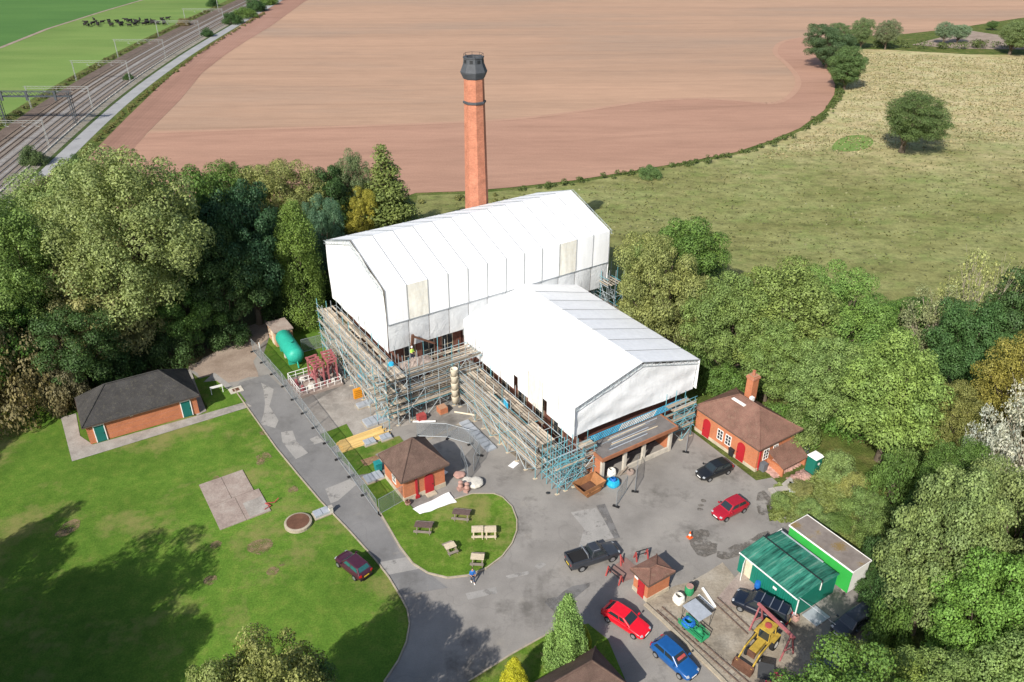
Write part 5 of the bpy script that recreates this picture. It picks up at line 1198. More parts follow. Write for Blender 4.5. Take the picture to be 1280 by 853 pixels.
# ------------------------------------------------------------------ vehicles
WHEEL = {}
def wheel(parent, x, y, r=.31, wd=.2, rim='alloy', rf=.62):
    k = (r, wd, rim, rf)
    if k not in WHEEL:
        p = [(r*.62, -wd/2), (r*.93, -wd/2), (r, -wd*.3), (r, wd*.3), (r*.93, wd/2), (r*.62, wd/2)]
        a = MB().lathe(p, 18); a.v = [(q[0], q[2], q[1]) for q in a.v]
        b = MB().lathe([(r*rf, -wd*.5-.006), (r*rf*.9, -wd*.5-.014), (r*rf*.3, -wd*.42), (r*rf*.3, wd*.42), (r*rf*.9, wd*.5+.014), (r*rf, wd*.5+.006)], 14); b.v = [(q[0], q[2], q[1]) for q in b.v]
        WHEEL[k] = (a.mesh('tyre', 'rubber', False), b.mesh('rim', rim, False))
    wv = link('wheel', WHEEL[k][0], parent); wv.location = (x, y, r)
    link('rim', WHEEL[k][1], wv)
def loft_body(st, n_c=6):
    """st: (x, half width, z bottom, z top) -> closed smooth lofted shell"""
    rings = []
    for (x, w_, zb, zt) in st:
        h_ = zt-zb
        half = [(0, zb), (w_*.86, zb), (w_*.97, zb+h_*.14), (w_, zb+h_*.45), (w_*.985, zb+h_*.72), (w_*.92, zb+h_*.93), (w_*.78, zt), (0, zt+.025)]
        ring = half+[(-y, z) for (y, z) in half[-2:0:-1]]
        rings.append([(x, y, z) for (y, z) in ring])
    n = len(rings[0]); m = MB(); vs = [p for r in rings for p in r]
    fs = [(i*n+k, i*n+(k+1) % n, (i+1)*n+(k+1) % n, (i+1)*n+k) for i in range(len(rings)-1) for k in range(n)]
    fs += [tuple(range(n-1, -1, -1)), tuple(range((len(rings)-1)*n, len(rings)*n))]
    return m.add(vs, fs)
def q3(a, b, c, d, s0, s1, t0, t1, off):
    a, b, c, d = map(Vector, (a, b, c, d)); nn = (b-a).cross(d-a).normalized()*off
    f = lambda s, t: tuple((a*(1-s)+b*s)*(1-t)+(d*(1-s)+c*s)*t+nn)
    return [f(s0, t0), f(s1, t0), f(s1, t1), f(s0, t1)]
def car(name, label, cat, paint, fpx, rpx, L_, W_, H_, kind='hatch', glassm='car_glass', rimm='alloy', Xc=None, az=None):
    if fpx:
        f = Vector(G(*fpx)); r = Vector(G(*rpx)); c = (f+r)/2; d = f-r; ang = math.atan2(d.y, d.x)
    else: c = Vector(Xc); ang = az
    t_ = thing(name, label, cat, (c.x, c.y, 0), ang)
    w_ = W_/2; l = L_/2; hb_ = {'hatch': .92, 'coupe': .86, 'mpv': 1.0, 'pickup': 1.08}[kind]; ho = {'hatch': .84, 'coupe': .76, 'mpv': .95, 'pickup': 1.02}[kind]; g = .22 if kind != 'pickup' else .35
    st = [(-l, w_*.70, g+.20, hb_*.80), (-l+.06, w_*.86, g+.10, hb_*.93), (-l+.25, w_*.95, g, hb_), (-l+.75, w_, g-.02, hb_+.01), (-.2*l, w_, g-.03, hb_), (.25*l, w_, g-.03, hb_-.01), (.48*l, w_*.99, g-.02, ho+.04), (.75*l, w_*.97, g, ho-.03), (l-.22, w_*.90, g+.02, ho-.12), (l-.06, w_*.78, g+.08, ho-.22), (l, w_*.60, g+.16, ho-.30)]
    b = loft_body(st).build('body', paint, t_, True); md = b.modifiers.new('smooth', 'SUBSURF'); md.levels = 1; md.render_levels = 1
    xb = {'hatch': (-l+.12, .44*l, -l+.55, .10*l), 'coupe': (-l+.18, .40*l, -l+.80, .02*l), 'mpv': (-l+.08, .55*l, -l+.30, .26*l), 'pickup': (-.22*l, .46*l, -.12*l, .18*l)}[kind]
    bl, tl = w_*.90, w_*.70; zb = hb_-.03; zt = H_
    A = [(xb[0], -bl, zb), (xb[1], -bl*.94, zb), (xb[1], bl*.94, zb), (xb[0], bl, zb)]
    T = [(xb[2], -tl, zt-.03), (xb[3], -tl, zt-.02), (xb[3], tl, zt-.02), (xb[2], tl, zt-.03)]
    xm = (xb[2]+xb[3])/2
    cabm = MB().add(A+T+[(xm, -tl, zt), (xm, tl, zt)], [(0, 1, 5, 8, 4), (1, 2, 6, 5), (2, 3, 7, 9, 6), (3, 0, 4, 7), (4, 8, 9, 7), (8, 5, 6, 9)])
    cb_ = cabm.build('cabin', paint, t_); bv = cb_.modifiers.new('round', 'BEVEL'); bv.width = .07; bv.segments = 3; bv.limit_method = 'ANGLE'; bv.angle_limit = R(25)
    def gl(nm, quad): 
        nn = (Vector(quad[1])-Vector(quad[0])).cross(Vector(quad[3])-Vector(quad[0])).normalized()*.018
        back = [tuple(Vector(p)-nn) for p in quad]
        MB().add(list(quad)+back, [(0, 1, 2, 3), (7, 6, 5, 4), (0, 4, 5, 1), (1, 5, 6, 2), (2, 6, 7, 3), (3, 7, 4, 0)]).build(nm, glassm, t_)
    gl('windscreen', q3(A[1], A[2], T[2], T[1], .08, .92, .14, .90, .012)); gl('rear_window', q3(A[3], A[0], T[0], T[3], .10, .90, .30, .90, .012))
    spl = {'hatch': (.08, .50, .54, .90), 'coupe': (.16, .62, .66, .90), 'mpv': (.04, .33, .36, .64), 'pickup': (.06, .48, .52, .93)}[kind]
    for s_ in (0, 1):
        qd = (A[0], A[1], T[1], T[0]) if s_ == 0 else (A[2], A[3], T[3], T[2])
        f = (lambda p0, p1: (p0, p1)) if s_ == 0 else (lambda p0, p1: (1-p1, 1-p0))
        for (p0, p1) in [(spl[0], spl[1]), (spl[2], spl[3])]+([(.67, .95)] if kind == 'mpv' else []):
            a_, b_ = f(p0, p1); gl('side_window', q3(*qd, a_, b_, .24, .86, .012))
    r_ = .31 if kind != 'pickup' else .38
    if kind == 'mpv': r_ = .34
    for x in (-.60*l, .62*l):
        for s_ in (-1, 1): wheel(t_, x, s_*(w_-.07), r_, .21, rimm)
    for s_ in (-1, 1):
        o = MB().cbox((0, 0, 0), (.22, .27, .08)).build('headlight', 'lamp_glass', t_); o.location = (l-.18, s_*w_*.69, ho-.20); o.rotation_euler = (0, R(22), s_*R(24)); o.modifiers.new('r', 'BEVEL').width = .03
        o = MB().cbox((0, 0, 0), (.10, .26, .20)).build('tail_light', 'tail_red', t_); o.location = (-l+.09, s_*w_*.74, hb_-.14); o.rotation_euler = (0, 0, -s_*R(20))
        o = MB().cbox((0, 0, 0), (.13, .20, .13)).build('mirror', paint, t_); o.location = (xb[1]-.22, s_*(w_+.07), hb_+.06)
    MB().box(-l-.02, -l+.02, -.26, .26, g+.30, g+.42).build('number_plate', 'plate_yellow', t_); MB().box(l-.03, l+.015, -.26, .26, g+.18, g+.29).build('number_plate', 'white_paint', t_)
    MB().box(-l+.02, -l+.14, -w_*.80, w_*.80, g+.02, g+.18).build('rear_bumper', 'rubber', t_); MB().box(l-.10, l+.005, -w_*.55, w_*.55, g+.02, g+.16).build('front_grille', 'rubber', t_)
    return t_, dict(l=l, w=w_, hb=hb_, xb=xb, tl=tl, H=H_)
car('parked_car', 'dark maroon hatchback parked half on the lawn edge beside the lane', 'car', 'paint_maroon', (427, 699), (458, 724), 3.95, 1.70, 1.50, 'hatch', 'car_glass_teal')
car('parked_car', 'black compact car parked in front of the brick lodge', 'car', 'paint_black', (870, 601), (913, 584), 4.15, 1.75, 1.42, 'hatch')
car('parked_car', 'cherry red small hatchback in the car park near the cone', 'car', 'paint_cherry', (891, 651), (931, 631), 3.95, 1.70, 1.46, 'hatch')
pk, q = car('pickup_truck', 'dark grey double cab pickup truck beside the red steel frames', 'pickup', 'paint_slate', (774, 690), (706, 712), 5.2, 1.82, 1.78, 'pickup')
MB().box(-q['l']+.14, -.27*q['l'], -.68, .68, 1.085, 1.13).build('bed_floor', 'rubber', pk)
for s_ in (-1, 1): MB().box(-q['l']+.06, -.24*q['l'], s_*.80-.06, s_*.80+.06, 1.08, 1.30).build('bed_side', 'paint_slate', pk)
MB().box(-q['l']+.02, -q['l']+.13, -.85, .85, .9, 1.30).build('tailgate', 'paint_slate', pk)
MB().tube((-.30*q['l'], -.75, 1.1), (-.36*q['l'], -.62, 1.72), .05).tube((-.30*q['l'], .75, 1.1), (-.36*q['l'], .62, 1.72), .05).tube((-.36*q['l'], -.64, 1.72), (-.36*q['l'], .64, 1.72), .05).build('roll_bar', 'alloy', pk)
for s_ in (-1, 1): MB().tube((-.1*q['l'], s_*.55, 1.80), (.16*q['l'], s_*.55, 1.80), .03).build('roof_rail', 'alloy', pk)
car('parked_car', 'bright scarlet coupe parked below the brick kiosk', 'car', 'paint_scarlet', (808, 797), (757, 764), 4.3, 1.78, 1.34, 'coupe')
bc, q = car('parked_car', 'blue car with red and white sheet behind its windscreen at the bottom edge', 'car', 'paint_blue', (868, 851), (818, 806), 4.2, 1.75, 1.42, 'hatch')
o = MB().box(-.02, .02, -.42, .42, -.12, .12).build('windscreen_sheet', 'dull_red_paint', bc); o.location = (.30*q['l'], 0, 1.26); o.rotation_euler = (0, R(-52), 0)
mv, q = car('parked_car', 'navy black people carrier with silver roof bars beside the green shed', 'car', 'paint_navy', (916, 750), (986, 782), 4.95, 1.90, 1.72, 'mpv')
for x in (-1.5, -.75, 0.05): MB().bar((x, -q['tl'], q['H']+.06), (x, q['tl'], q['H']+.06), .07, .04).build('roof_bar', 'alloy', mv)
car('parked_car', 'dark steel coloured car in the shade behind the green shed', 'car', 'paint_slate', (1047, 796), (1082, 772), 4.3, 1.78, 1.5, 'mpv')
car('parked_car', 'pale roofed car mostly hidden under the olive tree at the bottom', 'car', 'paint_steel', (1022, 842), (1058, 818), 4.2, 1.75, 1.5, 'hatch')
# yellow loader tractor
f = Vector(G(927, 838)); r = Vector(G(967, 792)); d = f-r
tl_ = thing('loader_tractor', 'old yellow loader tractor with rusty front bucket in the rail yard', 'tractor', ((f.x+r.x)/2, (f.y+r.y)/2, 0), math.atan2(d.y, d.x))
MB().box(-.55, 1.35, -.34, .34, .75, 1.30).build('bonnet', 'yellow_paint', tl_); MB().box(1.35, 1.55, -.36, .36, .6, 1.25).build('grille', 'rust_dark', tl_)
MB().box(-1.9, 1.2, -.25, .25, .45, .75).build('chassis', 'yellow_paint', tl_)
cbn = MB()
for x, y in ((-.55, -.55), (-.55, .55), (-1.75, -.55), (-1.75, .55)): cbn.bar((x, y, .9), (x*.98, y*.92, 2.35), .09, .09)
cbn.box(-1.8, -.5, -.58, .58, .85, 1.25).build('cab', 'yellow_paint', tl_)
rf = MB().box(-1.85, -.42, -.62, .62, 2.35, 2.47).build('cab_roof', 'yellow_paint', tl_); MB().lathe([(.3, 2.47), (.32, 2.6), (.2, 2.62)], 12, (-1.1, 0)).build('roof_lamp', 'dull_red_paint', rf)
MB().box(-.50, -.47, -.5, .5, 1.3, 2.3).build('windscreen', 'car_glass', tl_); MB().box(-1.72, -1.69, -.5, .5, 1.3, 2.3).build('rear_window', 'car_glass', tl_)
for s_ in (-1, 1):
    MB().bar((-1.0, s_*.72, 1.35), (1.3, s_*.72, 1.25), .12, .2).bar((1.3, s_*.72, 1.3), (2.55, s_*.72, .45), .12, .2).build('loader_arm', 'yellow_paint', tl_)
    MB().tube((.2, s_*.72, .9), (1.6, s_*.72, 1.05), .05).build('ram', 'alloy', tl_)
    wheel(tl_, -1.25, s_*.82, .68, .42, 'white_paint', .5); wheel(tl_, 1.0, s_*.62, .40, .24, 'white_paint', .5)
    MB().box(-1.9, -.62, s_*.82-.2, s_*.82+.2, 1.38, 1.46).build('mudguard', 'yellow_paint', tl_)
prof = [(2.45, .15), (3.1, .08), (3.1, .14), (2.6, .22), (2.55, .75), (2.48, .78)]
m = MB(); n = len(prof); m.add([(x, -.95, z) for x, z in prof]+[(x, .95, z) for x, z in prof], [tuple(range(n)), tuple(range(2*n-1, n-1, -1))]+[(i, i+n, (i+1) % n+n, (i+1) % n) for i in range(n)])
for s_ in (-1, 1): m.box(2.5, 2.95, s_*.95-.02, s_*.95+.02, .16, .6)
m.build('bucket', 'rust_dark', tl_); tl_.scale = (.9, .9, .9)

# ------------------------------------------------------------------ yard clutter
def fence_panel_meshes():
    fr = MB(); W_, H_ = 3.45, 2.0
    for x in (0, W_): fr.tube((x, 0, .02), (x, 0, H_), .03, 6)
    for z in (.12, H_): fr.tube((0, 0, z), (W_, 0, z), .028, 6)
    fr.tube((W_/2, 0, .12), (W_/2, 0, H_), .015, 5)
    return fr.mesh('panel_frame', 'fence_steel'), MB().box(.03, W_-.03, -.006, .006, .14, H_-.03).mesh('panel_mesh', 'wire_mesh'), MB().box(-.35, .35, -.12, .12, 0, .13).mesh('panel_foot', 'rubber')
FP = fence_panel_meshes()
ORD = ('first', 'second', 'third', 'fourth', 'fifth', 'sixth', 'seventh', 'eighth', 'ninth', 'tenth')
def fence(pts, desc, group):
    k = 0; tot = sum(max(1, round(math.dist(a, b)/3.5)) for a, b in zip(pts, pts[1:]))
    for a, b in zip(pts, pts[1:]):
        a = Vector((*a, 0)); b = Vector((*b, 0)); d = b-a; n = max(1, round(d.length/3.5)); st = d/n
        for i in range(n):
            k += 1; p = a+st*i
            t_ = thing('fence_panel', desc+('' if tot == 1 else ', '+ORD[k-1]+' of '+str(tot)+' from the far end'), 'fence panel', (p.x, p.y, .0), math.atan2(d.y, d.x)+R(random.uniform(-1.5, 1.5)), group)
            s_ = (st.length-.06)/3.45
            for nm, me in zip(('frame', 'mesh_infill'), FP): o = link(nm, me, t_); o.scale = (s_, 1, 1)
            o = link('foot', FP[2], t_); o.rotation_euler = (0, 0, math.pi/2); o.location = (0.0, 0, .004)
fence([P2(21.0, 96.5), P2(21.55, 86)], 'wire fence panel beside the earth track', 'fence panels by the track')
fence([P2(21.6, 85.9), P2(21.7, 58.0)], 'wire fence panel in the row along the lane', 'fence panels along the lane')
fence([P2(21.8, 57.9), P2(25.4, 58.6)], 'wire fence panel closing the lane row at the pavilion', 'fence panel at the pavilion')
fence([P2(42.4, 45.9), P2(44.9, 47.3)], 'wire fence panel standing left in front of the garage', 'fence panels at the garage')
fence([P2(45.5, 46.6), P2(48.0, 49.2)], 'wire fence panel standing right in front of the garage', 'fence panels at the garage')
fence([P2(54.6, 48.6), P2(57.4, 50.9)], 'wire fence panel between garage and lodge', 'fence panel at the lodge')
fence(gp((585, 601), (577, 575)), 'wire fence panel leaning right of the pavilion', 'fence panel right of the pavilion')
fence(gp((522, 546), (560, 548), (588, 556), (600, 570), (592, 590)), 'wire fence panel enclosing the paving behind the pavilion', 'fence panels behind the pavilion')
fence([P2(26.5, 92.6), P2(30.5, 92.4)], 'wire fence panel below the narrow conifer', 'fence panels below the conifer')
# skip
sk = uvthing('skip', 'rusty brown open skip at the foot of the stair tower', 'skip', 41.55, 49.35, None, 0, 4)
def trough(x0, x1, y0, y1, x2, x3, y2, y3, z0, z1, th=.05):
    o_ = [(x0, y0, z0), (x1, y0, z0), (x1, y1, z0), (x0, y1, z0), (x2, y2, z1), (x3, y2, z1), (x3, y3, z1), (x2, y3, z1)]
    i_ = [(x0+th, y0+th, z0+th), (x1-th, y0+th, z0+th), (x1-th, y1-th, z0+th), (x0+th, y1-th, z0+th), (x2+th, y2+th, z1), (x3-th, y2+th, z1), (x3-th, y3-th, z1), (x2+th, y3-th, z1)]
    return MB().add(o_+i_, [(0, 3, 2, 1), (0, 1, 5, 4), (1, 2, 6, 5), (2, 3, 7, 6), (3, 0, 4, 7), (8, 9, 10, 11), (12, 13, 9, 8), (13, 14, 10, 9), (14, 15, 11, 10), (15, 12, 8, 11), (4, 5, 13, 12), (5, 6, 14, 13), (6, 7, 15, 14), (7, 4, 12, 15)])
trough(-.85, .85, -.8, .8, -1.55, 1.55, -.95, .95, .05, 1.25).build('shell', 'rust_skip', sk)
MB().box(-1.2, 1.2, -.96, -.90, .62, .72).build('rib', 'rust_skip', sk); MB().box(-.8, .8, -.7, .7, .12, .5).build('load', 'rust_dark', sk)
for x in (-.8, .8): MB().tube((x, -1.02, .85), (x, -.9, .85), .07, 8).build('lifting_lug', 'rust_dark', sk)
def ground_thing(name, label, cat, px, parts, dr=0, group=None, z=0.0):
    p = G(*px); r = thing(name, label, cat, (p[0], p[1], z), RZ+R(dr), group)
    for nm, m, mt in parts: m.build(nm, mt, r)
    return r
ground_thing('builders_bag', 'bright blue sack heap in front of the garage', 'sack', (766, 606), [('sack', bag_mesh(1.3, .75, 5), 'cyan_plastic'), ('flap', bag_mesh(.7, .95, 6), 'blue_plastic')])
ground_thing('builders_bag', 'white bundle on the blue sacks in front of the garage', 'sack', (764, 594), [('sack', bag_mesh(.9, .9, 7), 'bag_white')])
ground_thing('builders_bag', 'tan sack beside the garage low wall', 'sack', (788, 592), [('sack', bag_mesh(.75, .5, 8), 'warm_concrete')])
ground_thing('timber_pile', 'small pile of grey timber by the garage sacks', 'timber', (778, 592), [('plank', MB().bar((-.6, -.2, .1), (.7, .1, .55), .15, .05), 'grey_timber'), ('plank', MB().bar((-.5, .1, .1), (.8, .2, .35), .15, .05), 'grey_timber'), ('plank', MB().bar((-.7, .0, .05), (.6, -.3, .06), .15, .06), 'grey_timber')])
ground_thing('traffic_cone', 'orange and white traffic cone by the oil stain', 'cone', (862, 672), [('base', MB().box(-.24, .24, -.24, .24, 0, .05), 'cone_orange'), ('cone', MB().lathe([(.19, .05), (.14, .3)], 12), 'cone_orange'), ('stripe', MB().lathe([(.142, .3), (.10, .5)], 12), 'white_paint'), ('tip', MB().lathe([(.10, .5), (.05, .75)], 12), 'cone_orange')])
# portable toilet, bins, rubble by the lodge
pt = ground_thing('portable_toilet', 'dark green portable toilet with white roof right of the lodge', 'toilet', (1015, 589), [('cabin', MB().box(-.55, .55, -.55, .55, .08, 2.05), 'toilet_green'), ('skid', MB().box(-.6, .6, -.6, .6, 0, .08), 'dark_metal')])
MB().add([(-.62, -.62, 2.05), (.62, -.62, 2.05), (.62, .62, 2.05), (-.62, .62, 2.05), (-.5, -.45, 2.28), (.5, -.45, 2.28), (.5, .45, 2.28), (-.5, .45, 2.28)], [(0, 3, 2, 1), (4, 5, 6, 7), (0, 1, 5, 4), (1, 2, 6, 5), (2, 3, 7, 6), (3, 0, 4, 7)]).build('roof', 'white_paint', pt)
d_ = MB().box(-.42, .42, -.58, -.552, .12, 1.95).build('door', 'toilet_green', pt); MB().lathe([(.17, 0), (.17, .02)], 14).build('emblem', 'white_paint', d_)
for c_ in d_.children: c_.rotation_euler = (R(90), 0, 0); c_.location = (0, -.585, 1.35)
ground_thing('rubble_heap', 'heap of broken brick and tiles beside the lodge end wall', 'rubble', (975, 581), [('heap', MB().grid(lambda s, t: ((s-.5)*4.6+random.uniform(-.15, .15), (t-.5)*2.6+random.uniform(-.15, .15), .75*math.sin(math.pi*s)**.8*math.sin(math.pi*t)**.8*random.uniform(.55, 1.25)), 22, 14), 'stone_pink')], dr=0)
ground_thing('rubble_heap', 'small rubble heap between lodge and portable toilet', 'rubble', (1000, 597), [('heap', MB().grid(lambda s, t: ((s-.5)*3+random.uniform(-.12, .12), (t-.5)*1.6+random.uniform(-.12, .12), .4*math.sin(math.pi*s)*math.sin(math.pi*t)*random.uniform(.5, 1.3)), 14, 9), 'stone_pink')])
ground_thing('wheelie_bin', 'dark bin standing between the lodge doors', 'bin', (914, 570), [('bin', MB().add([(-.22, -.26, .06), (.22, -.26, .06), (.22, .26, .06), (-.22, .26, .06), (-.28, -.32, .95), (.28, -.32, .95), (.28, .32, .95), (-.28, .32, .95)], [(0, 3, 2, 1), (4, 5, 6, 7), (0, 1, 5, 4), (1, 2, 6, 5), (2, 3, 7, 6), (3, 0, 4, 7)]), 'dark_metal'), ('lid', MB().box(-.31, .31, -.35, .35, .95, 1.02), 'dark_metal')])
ground_thing('wheelie_bin', 'blue grey bin at the near corner of the lodge', 'bin', (953, 588), [('bin', MB().box(-.3, .3, -.35, .35, .05, .95), 'lead'), ('lid', MB().box(-.33, .33, -.38, .38, .95, 1.02), 'lead')])
ground_thing('wheelie_bin', 'dark bin at the far corner of the lodge end wall', 'bin', (1005, 566), [('bin', MB().box(-.3, .3, -.35, .35, .05, .95), 'lead'), ('lid', MB().box(-.33, .33, -.38, .38, .95, 1.02), 'dark_metal')])
for i, (x, y, dr) in enumerate([(985, 604, 10), (978, 612, -20), (990, 610, 40), (968, 618, 70)]):
    ground_thing('stone_slab', ('grey stone slab nearest the lodge rubble', 'grey stone slab lying left in the weeds', 'pale blue grey slab tilted in the weeds', 'grey slab at the car park edge')[i], 'slab', (x, y), [('slab', MB().box(-.8, .8, -.3, .3, 0, .16+.05*(i % 2)), 'stone_grey' if i != 2 else 'galv_sheet')], dr)
# red steel frames by the pickup
def red_frame(label, px, px2, h_, group):
    a = Vector(G(*px)); b = Vector(G(*px2)); d = b-a; L_ = d.length
    r = thing('steel_trestle', label, 'trestle', (a.x, a.y, 0), math.atan2(d.y, d.x), group)
    for x in (0, L_): MB().bar((x, -.3, 0), (x, 0, h_), .10, .12).bar((x, .3, 0), (x, 0, h_*.9), .08, .1).build('leg', 'dull_red_paint', r)
    for z in (h_, h_*.55): MB().bar((0, 0, z), (L_, 0, z), .06, .06).build('rail', 'dark_metal', r)
red_frame('red legged steel trestle nearest the scarlet car', (760, 718), (776, 730), 1.05, None)
red_frame('red legged steel trestle behind the kiosk', (794, 700), (808, 696), 1.0, None)
ground_thing('steel_stand', 'single red angled steel stand between the trestles', 'stand', (776, 708), [('leg', MB().bar((0, 0, 0), (.3, .5, .9), .12, .12).bar((.5, .2, 0), (.3, .5, .9), .1, .1), 'dull_red_paint')])
flat('rust_plate', gp((762, 712), (782, 697), (800, 712), (790, 724), (778, 728)), .01, 'rust_tint')['kind'] = 'structure'
# rail yard: narrow gauge tracks
def small_track(label, p, q):
    a = Vector(G(*p)); b = Vector(G(*q)); d = b-a; L_ = d.length
    r = thing('narrow_track', label, 'railway track', (a.x, a.y, 0), math.atan2(d.y, d.x))
    for s_ in (-.31, .31): MB().box(0, L_, s_-.035, s_+.035, .07, .16).build('rail', 'rail_steel', r)
    sm = MB().box(-.09, .09, -.55, .55, .0, .08).mesh('sleeper_unit', 'grey_timber')
    for k in range(int(L_/.62)): o = link('sleeper', sm, r); o.location = (.2+k*.62, random.uniform(-.03, .03), .008)
small_track('narrow gauge track running under the green wagon', (824, 762), (945, 868)); small_track('narrow gauge siding left of the people carrier', (893, 750), (938, 792))
wg = thing('mine_wagon', 'small green wagon with blue sheet on the narrow track', 'wagon', (*G(866, 792), 0), math.atan2(G(945, 868)[1]-G(824, 762)[1], G(945, 868)[0]-G(824, 762)[0]))
MB().box(-1.3, 1.3, -.48, .48, .42, .55).build('bed', 'wagon_green', wg)
for s_ in (-1, 1):
    MB().bar((-1.3, s_*.48, 1.0), (1.3, s_*.48, 1.0), .05, .05).bar((-1.3, s_*.48, .78), (1.3, s_*.48, .78), .05, .05).build('side_rail', 'wagon_green', wg)
    for x in (-1.27, -.4, .4, 1.27): MB().bar((x, s_*.48, .5), (x, s_*.48, 1.02), .05, .05).build('stake', 'wagon_green', wg)
    for x in (-.75, .75): wheel(wg, x, s_*.31, .2, .08, 'rust_dark', .55)
o = bag_mesh(1.05, .55, 9).build('blue_sheet', 'blue_plastic', wg); o.location = (-.6, 0, .55)
MB().lathe([(.3, .55), (.34, .7), (.2, 1.0), (.05, 1.02)], 12, (.55, .1)).box(.2, 1.1, -.3, .0, .55, .85).build('motor', 'wagon_green', wg)
ca = ground_thing('canopy', 'flat grey board canopy on thin posts above the narrow track', 'canopy', (869, 778), [('top', MB().box(-.75, .75, -1.0, 1.0, 1.5, 1.55), 'galv_sheet')])
for x in (-.7, .7):
    for y in (-.95, .95): MB().tube((x, y, 0), (x, y, 1.5), .025).build('post', 'dark_metal', ca)
for i in range(2):
    a = Vector(G(873+i*5, 745-i*9)); b = Vector(G(892+i*2, 762-i*2)); d = b-a
    o = thing('white_beam', ('lower white beam lying beside the narrow siding', 'upper white beam lying beside the narrow siding')[i], 'beam', (a.x, a.y, .01), math.atan2(d.y, d.x)); MB().box(0, d.length, -.1, .1, 0, .16).build('beam', 'white_paint', o)
ground_thing('builders_bag', 'open white bulk bag beside the kiosk', 'sack', (848, 752), [('sack', bag_mesh(.95, .85, 11), 'bag_white')])
ground_thing('barrel', 'green barrel with brown top behind the white bulk bag', 'barrel', (861, 742), [('shell', MB().lathe([(.36, 0), (.42, .3), (.42, .6), (.37, .9)], 16), 'wagon_green'), ('top', MB().lathe([(.34, .9), (.33, .95)], 16), 'stone_pink')])
ground_thing('barrel', 'small dark barrel right of the green barrel', 'barrel', (867, 737), [('shell', MB().lathe([(.26, 0), (.28, .4), (.24, .75)], 14), 'dark_metal')])
# red hoist gantry over the tractor
a = Vector(G(945, 784)); b = Vector(G(983, 822)); d = b-a; hg = thing('hoist_frame', 'faded red steel hoist frame standing over the yellow tractor', 'frame', (a.x, a.y, 0), math.atan2(d.y, d.x))
for x in (0, d.length): MB().bar((x, -.75, 0), (x, -.1, 2.5), .11, .11).bar((x, .75, 0), (x, .1, 2.5), .11, .11).bar((x, -.45, 1.0), (x, .45, 1.0), .07, .07).build('leg', 'pink_red_paint', hg)
MB().bar((-.3, 0, 2.58), (d.length+.3, 0, 2.58), .2, .22).build('beam', 'pink_red_paint', hg)
ground_thing('waste_box', 'pink metal box with raised dark lid at the bottom edge', 'box', (966, 858), [('box', MB().box(-.6, .6, -.5, .5, 0, 1.0), 'magenta'), ('lid', MB().bar((-.62, .55, 1.0), (.4, .95, 1.6), 1.2, .05), 'dark_metal')], 20)
ground_thing('steel_plate', 'pale concrete panel lying in the shade behind the green shed', 'plate', (1020, 771), [('plate', MB().box(-.9, .9, -.75, .75, 0, .12), 'galv_sheet')], 0)
for i, (x, y) in enumerate([(984, 763), (990, 770), (994, 775), (982, 756)]):
    ground_thing('crate', ('tan box by the green shed wall nearest the door', 'grey bundle by the green shed wall', 'tan bundle at the green shed corner', 'small tan box against the green shed')[i], 'box', (x, y), [('box', bag_mesh(.55, .6+.1*(i % 2), 20+i), ('warm_concrete', 'galv_sheet', 'stone_pink', 'pale_timber')[i])])
ground_thing('barrel', 'blue barrel beside the people carrier bonnet', 'barrel', (946, 736), [('shell', MB().lathe([(.24, 0), (.28, .3), (.28, .6), (.23, .85), (.02, .86)], 14), 'blue_plastic')])
# overhead cable beside the shed
o = MB().tube((*P2(46.4, 26.7), 2.35), (*P2(48.6, 22.5), .2), .03, 5).build('service_pipe', 'galv_sheet'); props(o, 'thin grey pipe sloping down from the green shed corner', 'pipe')

# ------------------------------------------------------------------ works area near the fence
plinth = uvthing('engine_plinth', 'concrete plinth with white railings carrying old machinery', 'plinth', 22.3, 82.1)
MB().box(0, 5.7, 0, 4.6, 0, .35).build('slab', 'warm_concrete', plinth)
def railing(root, pts, h_, mat):
    for a, b in zip(pts, pts[1:]):
        a = Vector(a); b = Vector(b); n = max(1, round((b-a).length/.95))
        for k in (0.5, 1.0): MB().tube(a+Vector((0, 0, h_*k)), b+Vector((0, 0, h_*k)), .035).build('rail', mat, root)
        for i in range(n): p = a.lerp(b, i/n); MB().tube(p, p+Vector((0, 0, h_)), .035).build('post', mat, root)
railing(plinth, [(.15, .15, .35), (5.55, .15, .35), (5.55, 4.4, .35)], 1.0, 'white_paint'); railing(plinth, [(.15, .15, .35), (.15, 4.4, .35), (3.2, 4.4, .35)], 1.0, 'white_paint'); railing(plinth, [(1.2, 2.5, .35), (3.2, 2.5, .35)], 1.0, 'white_paint')
for i, (x, y, w_, h_, mt) in enumerate([(.8, 1.0, .5, .8, 'pink_red_paint'), (.6, 2.6, .5, .9, 'pink_red_paint'), (2.0, 1.3, .9, .5, 'boulder_white'), (1.6, 3.4, .8, .4, 'boulder_white'), (3.9, 2.0, .8, .5, 'dark_metal'), (4.7, 1.2, .7, .55, 'boulder_white'), (2.8, 2.9, .6, .3, 'dark_metal')]):
    o = uvthing('machine_part', ('pink red valve stump at the near corner of the plinth', 'pink red valve stump at the left of the plinth', 'white lump at the plinth front', 'white lump at the plinth back', 'dark pump casing under the red frames', 'white lump right of the red frames', 'dark fitting in the middle of the plinth')[i], 'machine part', 22.3+x, 82.1+y, None, .35)
    MB().lathe([(w_*.5, 0), (w_*.42, h_*.3), (w_*.5, h_*.55), (w_*.3, h_*.8), (w_*.34, h_)], 10).build('casting', mt, o); MB().lathe([(w_*.6, h_*.08), (w_*.6, h_*.2)], 10).build('flange', mt, o)
